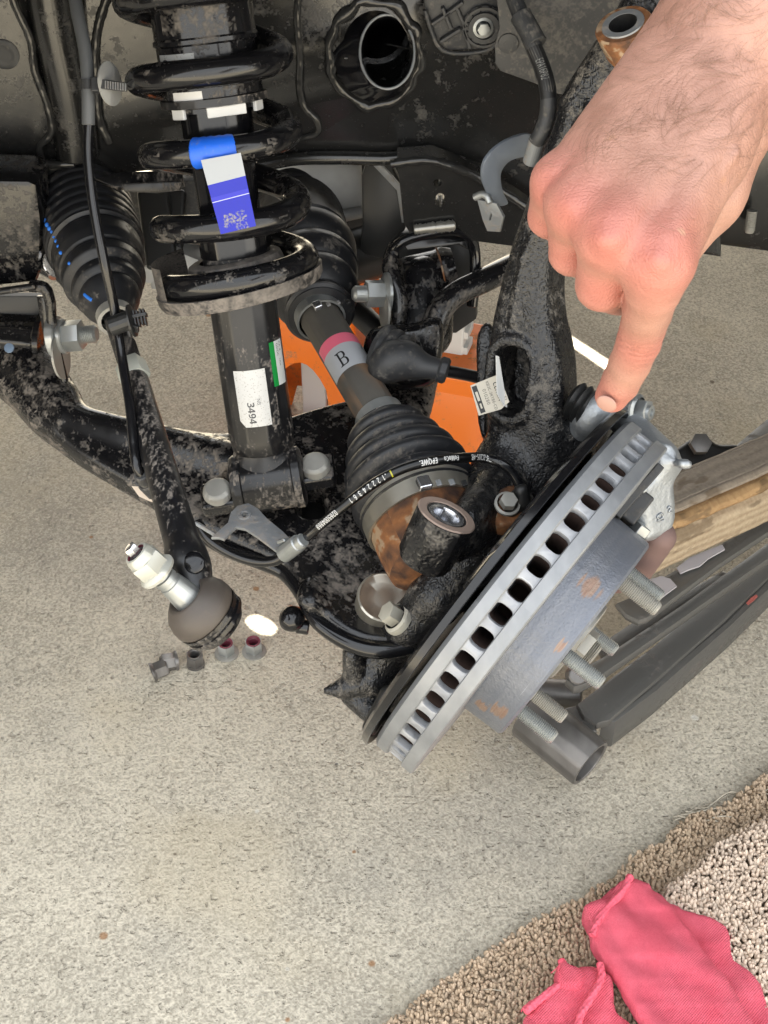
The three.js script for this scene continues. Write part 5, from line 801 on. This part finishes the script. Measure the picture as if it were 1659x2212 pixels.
// ================= carpet scrap and shop rags =================
const flatPl = (h) => ({ o: V(0, h, 0), n: V(0, 1, 0), e1: V(1, 0, 0), e2: V(0, 0, -1) });
{
  const edge = [[800, 2260], [863, 2212], [970, 2131], [1053, 2077], [1161, 2008], [1254, 1959], [1337, 1906], [1366, 1871], [1435, 1837], [1484, 1783], [1557, 1764], [1620, 1720], [1680, 1670], [1860, 1560], [1960, 1900], [1860, 2460], [800, 2460]];
  const t = thing('carpet_scrap', 'beige shaggy carpet offcut with frayed edge on the concrete', 'carpet', G(1450, 2100));
  part('backing', plate(edge, flatPl(.010), .010, { bevel: .002 }), mat([.30, .23, .16], .95), t);
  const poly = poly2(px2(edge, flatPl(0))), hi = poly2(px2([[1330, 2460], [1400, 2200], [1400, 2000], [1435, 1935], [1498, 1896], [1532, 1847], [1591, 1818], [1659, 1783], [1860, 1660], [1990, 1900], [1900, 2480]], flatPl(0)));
  const tuft = new THREE.SphereGeometry(1, 7, 5); { const p = tuft.attributes.position; for (let i = 0; i < p.count; i++) { const y = p.getY(i); p.setX(i, p.getX(i) * (1 - .25 * y) + .35 * (y + 1) * (y + 1) * .25); } tuft.computeVertexNormals(); }
  const spots = [], b = new THREE.Box2(); px2(edge, flatPl(0)).forEach((q) => b.expandByPoint(q));
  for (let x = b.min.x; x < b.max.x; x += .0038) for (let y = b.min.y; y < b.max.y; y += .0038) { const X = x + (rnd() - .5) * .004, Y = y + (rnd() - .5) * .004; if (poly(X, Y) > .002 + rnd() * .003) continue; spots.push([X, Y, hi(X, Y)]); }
  const mk = (list, name) => {
    const m = new THREE.InstancedMesh(tuft, mat([1, 1, 1], .95, { sheen: .3, sheenRoughness: .7 }), list.length), M4 = new THREE.Matrix4(), q = new THREE.Quaternion(), c = new THREE.Color(); m.name = name; m.userData = { kind: 'stuff' };
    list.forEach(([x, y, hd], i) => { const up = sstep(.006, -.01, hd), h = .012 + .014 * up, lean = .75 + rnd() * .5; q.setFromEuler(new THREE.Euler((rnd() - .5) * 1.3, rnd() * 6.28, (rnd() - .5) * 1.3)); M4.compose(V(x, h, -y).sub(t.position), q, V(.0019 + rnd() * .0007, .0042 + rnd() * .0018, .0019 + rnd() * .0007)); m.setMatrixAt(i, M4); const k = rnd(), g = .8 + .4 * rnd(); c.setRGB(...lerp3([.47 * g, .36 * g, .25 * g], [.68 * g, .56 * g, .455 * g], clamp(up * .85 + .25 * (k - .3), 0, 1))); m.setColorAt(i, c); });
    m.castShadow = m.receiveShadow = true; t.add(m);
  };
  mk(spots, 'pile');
  const fr = [[[1455, 1770], [1490, 1758], [1530, 1745], [1575, 1712], [1615, 1720], [1670, 1712]], [[1462, 1764], [1510, 1772], [1560, 1762], [1610, 1776], [1670, 1780]], [[1480, 1752], [1540, 1760], [1575, 1800], [1590, 1830]], [[1270, 1925], [1268, 1870], [1285, 1842], [1340, 1828], [1400, 1830], [1450, 1842]], [[1165, 2055], [1190, 2068], [1215, 2075]], [[1500, 1745], [1545, 1730], [1575, 1715]], [[990, 2180], [1005, 2150], [1060, 2140], [1120, 2150]], [[1470, 1766], [1500, 1750], [1560, 1752], [1590, 1790]], [[1456, 1762], [1520, 1752], [1600, 1735], [1670, 1700]], [[1490, 1780], [1540, 1775], [1585, 1795], [1600, 1820]]];
  fr.forEach((l, i) => part('loose_thread', tube(l.map(([x, y]) => G(x + (rnd() - .5) * 6, y + (rnd() - .5) * 6, .004 + .012 * rnd())), i === 3 || i === 6 ? .0004 : .0008, 40, 5), mat([.52, .47, .38], .9), t));
}
{
  const n = 512, weave = tex(n, grey((u, v) => { const a = Math.sin((u + v) * Math.PI * 2 * 44) * .5 + .5, b = Math.sin((u - v) * Math.PI * 2 * 44 + fbm(u, v, 8, 2, 172) * 4) * .5 + .5; return clamp(.2 + .3 * a + .3 * b * a + .45 * fbm(u, v, 64, 2, 170), 0, 1); }), false);
  const red = mat([1, 1, 1], .95, { map: tex(n, (u, v) => { const f = fbm(u, v, 6, 5, 173), k = vn(u * 200, v * 200, 200, 174); let c = lerp3([.70, .07, .115], [.92, .18, .25], clamp(f * .7 + k * .45 - .1, 0, 1)); return k > .982 ? [.72, .3, .35] : c; }), bumpMap: weave, bumpScale: .002, sheen: .35, sheenRoughness: .6, sheenColor: new THREE.Color(.8, .2, .3) });
  const wr = (dir, f, a) => (p) => a * (Math.sin((p.x * dir.x + p.z * dir.z) * f + 2.2 * n3(p, 22)) + .6 * Math.sin((p.x * dir.x + p.z * dir.z) * f * 2.3 + 3 * n3(p, 31) + 1));
  const cloth = (outline, h, th, round, waves, sm = 100) => { const s = slab(outline, flatPl(h), th, round, sm); return (p) => s(p) + waves(p) + .0011 * n3(p, 90) + .0010 * n3(p, 190) + .0006 * n3(p, 380); };
  const bb = (outline, h) => bounds(outline.map(([x, y]) => G(x, y, h)), .045);
  const t = thing('shop_rag', 'folded red cotton shop rag with a rolled hem lying across the carpet', 'rag', G(1450, 2120), 'red shop rags on the carpet');
  const low = [[1440, 1945], [1480, 1962], [1523, 1974], [1572, 2003], [1586, 2052], [1632, 2111], [1665, 2165], [1740, 2260], [1760, 2420], [1560, 2420], [1480, 2260], [1440, 2120]];
  part('lower_layer', net(cloth(low, .034, .016, .006, wr(V(.8, 0, .6), 70, .0018)), bb(low, .03), .003, .12), red, t);
  const up = [[1271, 1948], [1313, 1918], [1361, 1891], [1420, 1925], [1459, 1959], [1500, 2020], [1560, 2100], [1630, 2200], [1700, 2330], [1700, 2440], [1500, 2440], [1405, 2212], [1361, 2160], [1313, 2086], [1283, 2038], [1272, 1990]];
  const fold = wr(V(.55, 0, -.85), 75, .0020), ridge = (p) => { const q = p.clone(); return fold(p) - .004 * Math.exp(-Math.pow((q.x - G(1400, 1960).x - .55 * (q.z - G(1400, 1960).z)) / .008, 2)) * .6; };
  part('folded_layer', net(cloth(up, .046, .026, .010, ridge), bb(up, .04), .003, .12), red, t);
  const hem = [[1362, 1893], [1345, 1925], [1318, 1955], [1290, 1990], [1280, 2020]].map(([x, y]) => G(x, y, .046));
  part('rolled_hem', tube(hem, (s) => .0038 * (1 + .05 * Math.sin(s * 66) + .08 * Math.sin(s * 19)), 70, 10), red, t);
  part('under_fold', net(cloth([[1269, 1955], [1300, 1928], [1336, 1908], [1330, 1960], [1290, 2030], [1274, 2010]], .034, .018, .006, fold, 40), bb([[1262, 1900], [1340, 2040]], .03), .0035, .12), red, t);
  const u = thing('shop_rag', 'crumpled red cotton shop rag with a bunched hem beside the folded one', 'rag', G(1270, 2190), 'red shop rags on the carpet');
  const o2 = [[1130, 2186], [1150, 2168], [1185, 2140], [1214, 2116], [1240, 2096], [1264, 2084], [1286, 2080], [1308, 2100], [1332, 2150], [1362, 2196], [1400, 2270], [1440, 2400], [1200, 2420], [1150, 2290]];
  part('crumpled_layer', net(cloth(o2, .040, .024, .010, wr(V(.85, 0, .4), 70, .0030)), bb(o2, .035), .003, .12), red, u);
  const h2 = [[1134, 2184], [1160, 2164], [1190, 2142], [1214, 2122], [1222, 2096], [1212, 2074]].map(([x, y]) => G(x, y, .042));
  part('rolled_hem', tube(h2, (s) => .0040 * (1 + .05 * Math.sin(s * 60) + .1 * Math.sin(s * 17)), 70, 10), red, u);
  const h3 = [[1296, 2082], [1300, 2110], [1280, 2150], [1256, 2190], [1240, 2250]].map(([x, y]) => G(x, y, .047));
  part('rolled_hem', tube(h3, (s) => .0036 * (1 + .05 * Math.sin(s * 64)), 70, 10), red, u);
  part('peak', net(cloth([[1200, 2086], [1216, 2062], [1232, 2070], [1262, 2090], [1250, 2130], [1210, 2130]], .05, .03, .009, wr(V(.85, 0, .4), 80, .0012), 40), bb([[1190, 2050], [1270, 2140]], .04), .0035, .12), red, u);
  const th = (l, h) => part('loose_thread', tube(l.map(([x, y]) => G(x, y, h)), .0005, 30, 5), red, u); th([[1212, 2078], [1202, 2092], [1190, 2102]], .05); th([[1210, 2082], [1206, 2098], [1212, 2106]], .05); th([[1136, 2186], [1128, 2180], [1126, 2186]], .04);
}

// ================= pointing hand =================
{
  const J = (x, y, d, r) => ({ p: P(x, y, d), r: r * d / FOC });
  const c = (a, b) => { const A = J(...a), B = J(...b); return cap(A.p, B.p, A.r, B.r); };
  const palm = [c([1612, 130, .545, 100], [1420, 555, .508, 80]), c([1575, 95, .545, 105], [1322, 505, .508, 72]), c([1545, 60, .55, 105], [1250, 445, .518, 66]), c([1520, 25, .555, 84], [1216, 394, .532, 56]), c([1590, 60, .545, 150], [1800, -330, .585, 185]), c([1500, 330, .535, 110], [1380, 430, .53, 90])];
  const thumb = [c([1630, 180, .57, 95], [1535, 420, .575, 62]), c([1535, 420, .575, 62], [1450, 560, .585, 50])];
  const fingers = [
    [[1422, 568, .505, 72], [1411, 625, .516, 60], [1399, 672, .530, 53], [1380, 738, .551, 48], [1361, 785, .564, 45], [1341, 826, .574, 41.5], [1322, 855, .583, 37]],
    [[1318, 512, .512, 68], [1300, 616, .534, 56], [1335, 630, .560, 50], [1390, 600, .572, 42]],
    [[1242, 450, .522, 62], [1235, 546, .545, 49], [1270, 560, .568, 46], [1330, 540, .578, 40]],
    [[1206, 396, .532, 58], [1188, 468, .553, 47], [1220, 490, .575, 42], [1280, 480, .585, 36]],
  ].map((f) => f.slice(1).map((q, i) => c(f[i], q)));
  const nearOf = (x, y, d, r, lift) => P(x, y, d - r * d / FOC + lift);
  const tend = [[[1425, 560, .503, 78], [1575, 250, .535, 100]], [[1318, 515, .505, 70], [1530, 240, .535, 100]], [[1245, 450, .518, 64], [1480, 215, .54, 100]]].map(([a, b]) => cap(nearOf(...a, .003), nearOf(...b, .0045), .0042, .0032));
  const veins = [[[1380, 470], [1420, 380], [1480, 320]], [[1290, 400], [1370, 330], [1440, 300]], [[1500, 500], [1530, 400], [1590, 330]]].map((l) => l.map(([x, y]) => [x, y])).flatMap((l) => [0, 1].map((k) => ({ a: l[k], b: l[k + 1] }))).map(({ a, b }) => { const z = (x, y) => P(x, y, .5 + (560 - y) * .00004 + .003); return cap(z(...a), z(...b), .0014, .0014); });
  const kn = [[1318, 512, .505, 28], [1410, 565, .504, 24]].map(([x, y, d, q]) => { const k = J(x, y, d, q); return cap(k.p, k.p.clone().addScaledVector(UPV, .004), k.r, k.r); });
  const pip = ell(nearOf(1383, 737, .552, 47, .004), RGT, UPV, FWD, .0055, .0065, .0040);
  const pc = nearOf(1383, 737, .551, 48, .002), fd = P(1361, 785, .564).sub(P(1398, 685, .533)).normalize();
  const sdf = (p) => {
    let d = 1e9; for (const q of palm) d = smin(d, q(p), .009); for (const q of thumb) d = smin(d, q(p), .012);
    let tn = 1e9; for (const q of tend) tn = Math.min(tn, q(p)); d = smin(d, tn, .006); for (const q of veins) d = smin(d, q(p), .003);
    for (const q of kn) d = smin(d, q(p), .012);
    let fs = 1e9; for (const f of fingers) { let g = 1e9; for (const q of f) g = smin(g, q(p), .0015); fs = Math.min(fs, smin(fs, g, .0012)); }
    
    d = smin(d, fs, .0065);
    const fx = p.x - pc.x, fy = p.y - pc.y, fz = p.z - pc.z, fs2 = fx * fd.x + fy * fd.y + fz * fd.z; if (Math.abs(fs2) < .014 && fx * fx + fy * fy + fz * fz < .0004) d += .0002 * Math.exp(-fs2 * fs2 / .00004) * Math.cos(fs2 * 1900 + 6 * fx);
    return d + .00015 * n3(p, 420);
  };
  const g0 = net(sdf, bounds(pts([[1130, 350, .56], [1300, 900, .6], [1320, 900, .56], [1720, -120, .5], [1720, 400, .6], [1700, -160, .66], [1430, 560, .46], [1300, 880, .54], [1200, 400, .47], [1720, 100, .45], [1850, -400, .66], [1850, -400, .5]]), .02), .0017, .1, true);
  { // colour of the skin: redder over the joints, paler between
    const p = g0.attributes.position, col = new Float32Array(p.count * 3), q = V(), red = [[1420, 560, .503, 78, .022], [1316, 520, .505, 70, .020], [1240, 462, .516, 64, .017], [1200, 410, .532, 58, .016], [1383, 735, .552, 47, .014], [1300, 616, .532, 58, .014], [1235, 546, .543, 50, .014], [1188, 468, .553, 47, .013], [1322, 855, .583, 36, .013]].map((k) => [nearOf(k[0], k[1], k[2], k[3], .003), k[4]]);
    const march = (x, y) => { const w = ray(x, y).normalize(); let s = .38; for (let k = 0; k < 60; k++) { const d = sdf(CAM.clone().addScaledVector(w, s)); if (d < .0003) break; s += d * .9; } return CAM.clone().addScaledVector(w, s); }, moles = [[1318, 295], [1563, 391], [1474, 498]].map((k) => march(...k));
    for (let i = 0; i < p.count; i++) { q.fromBufferAttribute(p, i); let k = 0; for (const [c2, r] of red) k = Math.max(k, Math.exp(-Math.pow(q.distanceTo(c2) / r, 2))); const m = clamp(.5 + .45 * n3(q, 75) + .4 * n3(q, 170), 0, 1), f = .5 + .5 * n3(q, 420); const a = lerp3([.375, .205, .155], [.255, .13, .094], m * .7 + f * .3), r = lerp3(a, [.39, .122, .098], k * .8); for (const c3 of moles) if (q.distanceTo(c3) < .0016) r.splice(0, 3, .36, .19, .13); col.set(r, i * 3); }
    g0.setAttribute('color', new THREE.BufferAttribute(col, 3));
  }
  const g = boxUV(g0, .05);
  const pores = tex(512, grey((u, v) => { const w = fbm(u, v, 6, 3, 181); const l = Math.abs(Math.sin((u * 22 + v * 9 + w * 5) * Math.PI)), l2 = Math.abs(Math.sin((v * 26 - u * 8 + w * 6) * Math.PI)); return clamp(.35 + .35 * Math.pow(l, .4) * Math.pow(l2, .4) + .3 * vn(u * 110, v * 110, 110, 182), 0, 1); }), false);
  const skin = mat([1, 1, 1], .48, { vertexColors: true, bumpMap: pores, bumpScale: .0004, sheen: .15, sheenColor: new THREE.Color(.9, .5, .4), sheenRoughness: .5 });
  const t = thing('person', 'bare hairy hand and wrist with the index finger pointing down at the brake', 'person', P(1322, 890, .585));
  part('hand', g, skin, t);
  const nn = DIR(-.38, .62, .70), nc = P(1310, 872, .5725), nu = DIR(-.5, .85, -.4), nx = nu.clone().cross(nn).normalize(), nv = nx.clone().cross(nn);
  { const q = new THREE.SphereGeometry(1, 22, 14, 0, Math.PI * 2, 0, Math.PI * .5); q.scale(.0044, .0010, .0038); q.applyMatrix4(new THREE.Matrix4().makeBasis(nx, nn, nv)); const o = nc; q.translate(o.x, o.y, o.z); part('fingernail', boxUV(q), mat([.31, .17, .135], .35), t); }
  // hairs on the back of the hand and wrist
  const hit = (x, y) => { const r = ray(x, y).normalize(); let s = .38; for (let k = 0; k < 60; k++) { const d = sdf(CAM.clone().addScaledVector(r, s)); if (d < .0003) return CAM.clone().addScaledVector(r, s); s += d * .9; if (s > .75) return null; } return null; };
  const hairs = []; let tries = 0;
  while (hairs.length < 320 && tries++ < 2500) {
    const x = 1180 + rnd() * 500, y = -20 + rnd() * 520, e = (x - 1405) * .35 + (y < 330 ? 0 : (y - 330) * 1.4);
    const dens = y < 290 ? .95 : y < 360 ? .5 : .07; if (rnd() > dens || (x < 1500 && y > 380 && rnd() > .2)) continue;
    const p0 = hit(x, y); if (!p0) continue; const L = 40 + rnd() * 60, a = 2.85 + 1.1 * (vn(x / 70, y / 70, 64, 190) - .5) + (rnd() - .5) * .5, cv = (vn(x / 45, y / 45, 64, 191) - .5) * 3.2 + (rnd() - .5) * .9, l = [p0]; let ok = true, px = x, py = y;
    for (let k = 1; k <= 5; k++) { const aa = a + cv * k / 5; px += Math.cos(aa) * L / 5; py += Math.sin(aa) * L / 5; const q = hit(px, py); if (!q) { ok = false; break; } l.push(q.addScaledVector(FWD, -(.0003 + .0004 * k * rnd()))); }
    if (!ok) continue; const cc = new THREE.CatmullRomCurve3(l); hairs.push(new THREE.TubeGeometry(cc, 9, .00004 + .000025 * rnd(), 3));
  }
  const hg = mergeGeometries(hairs); const hm = part('arm_hair', hg, mat([.2, .115, .075], .5), t); hm.userData.kind = 'stuff';
}

renderer.render(scene, camera);
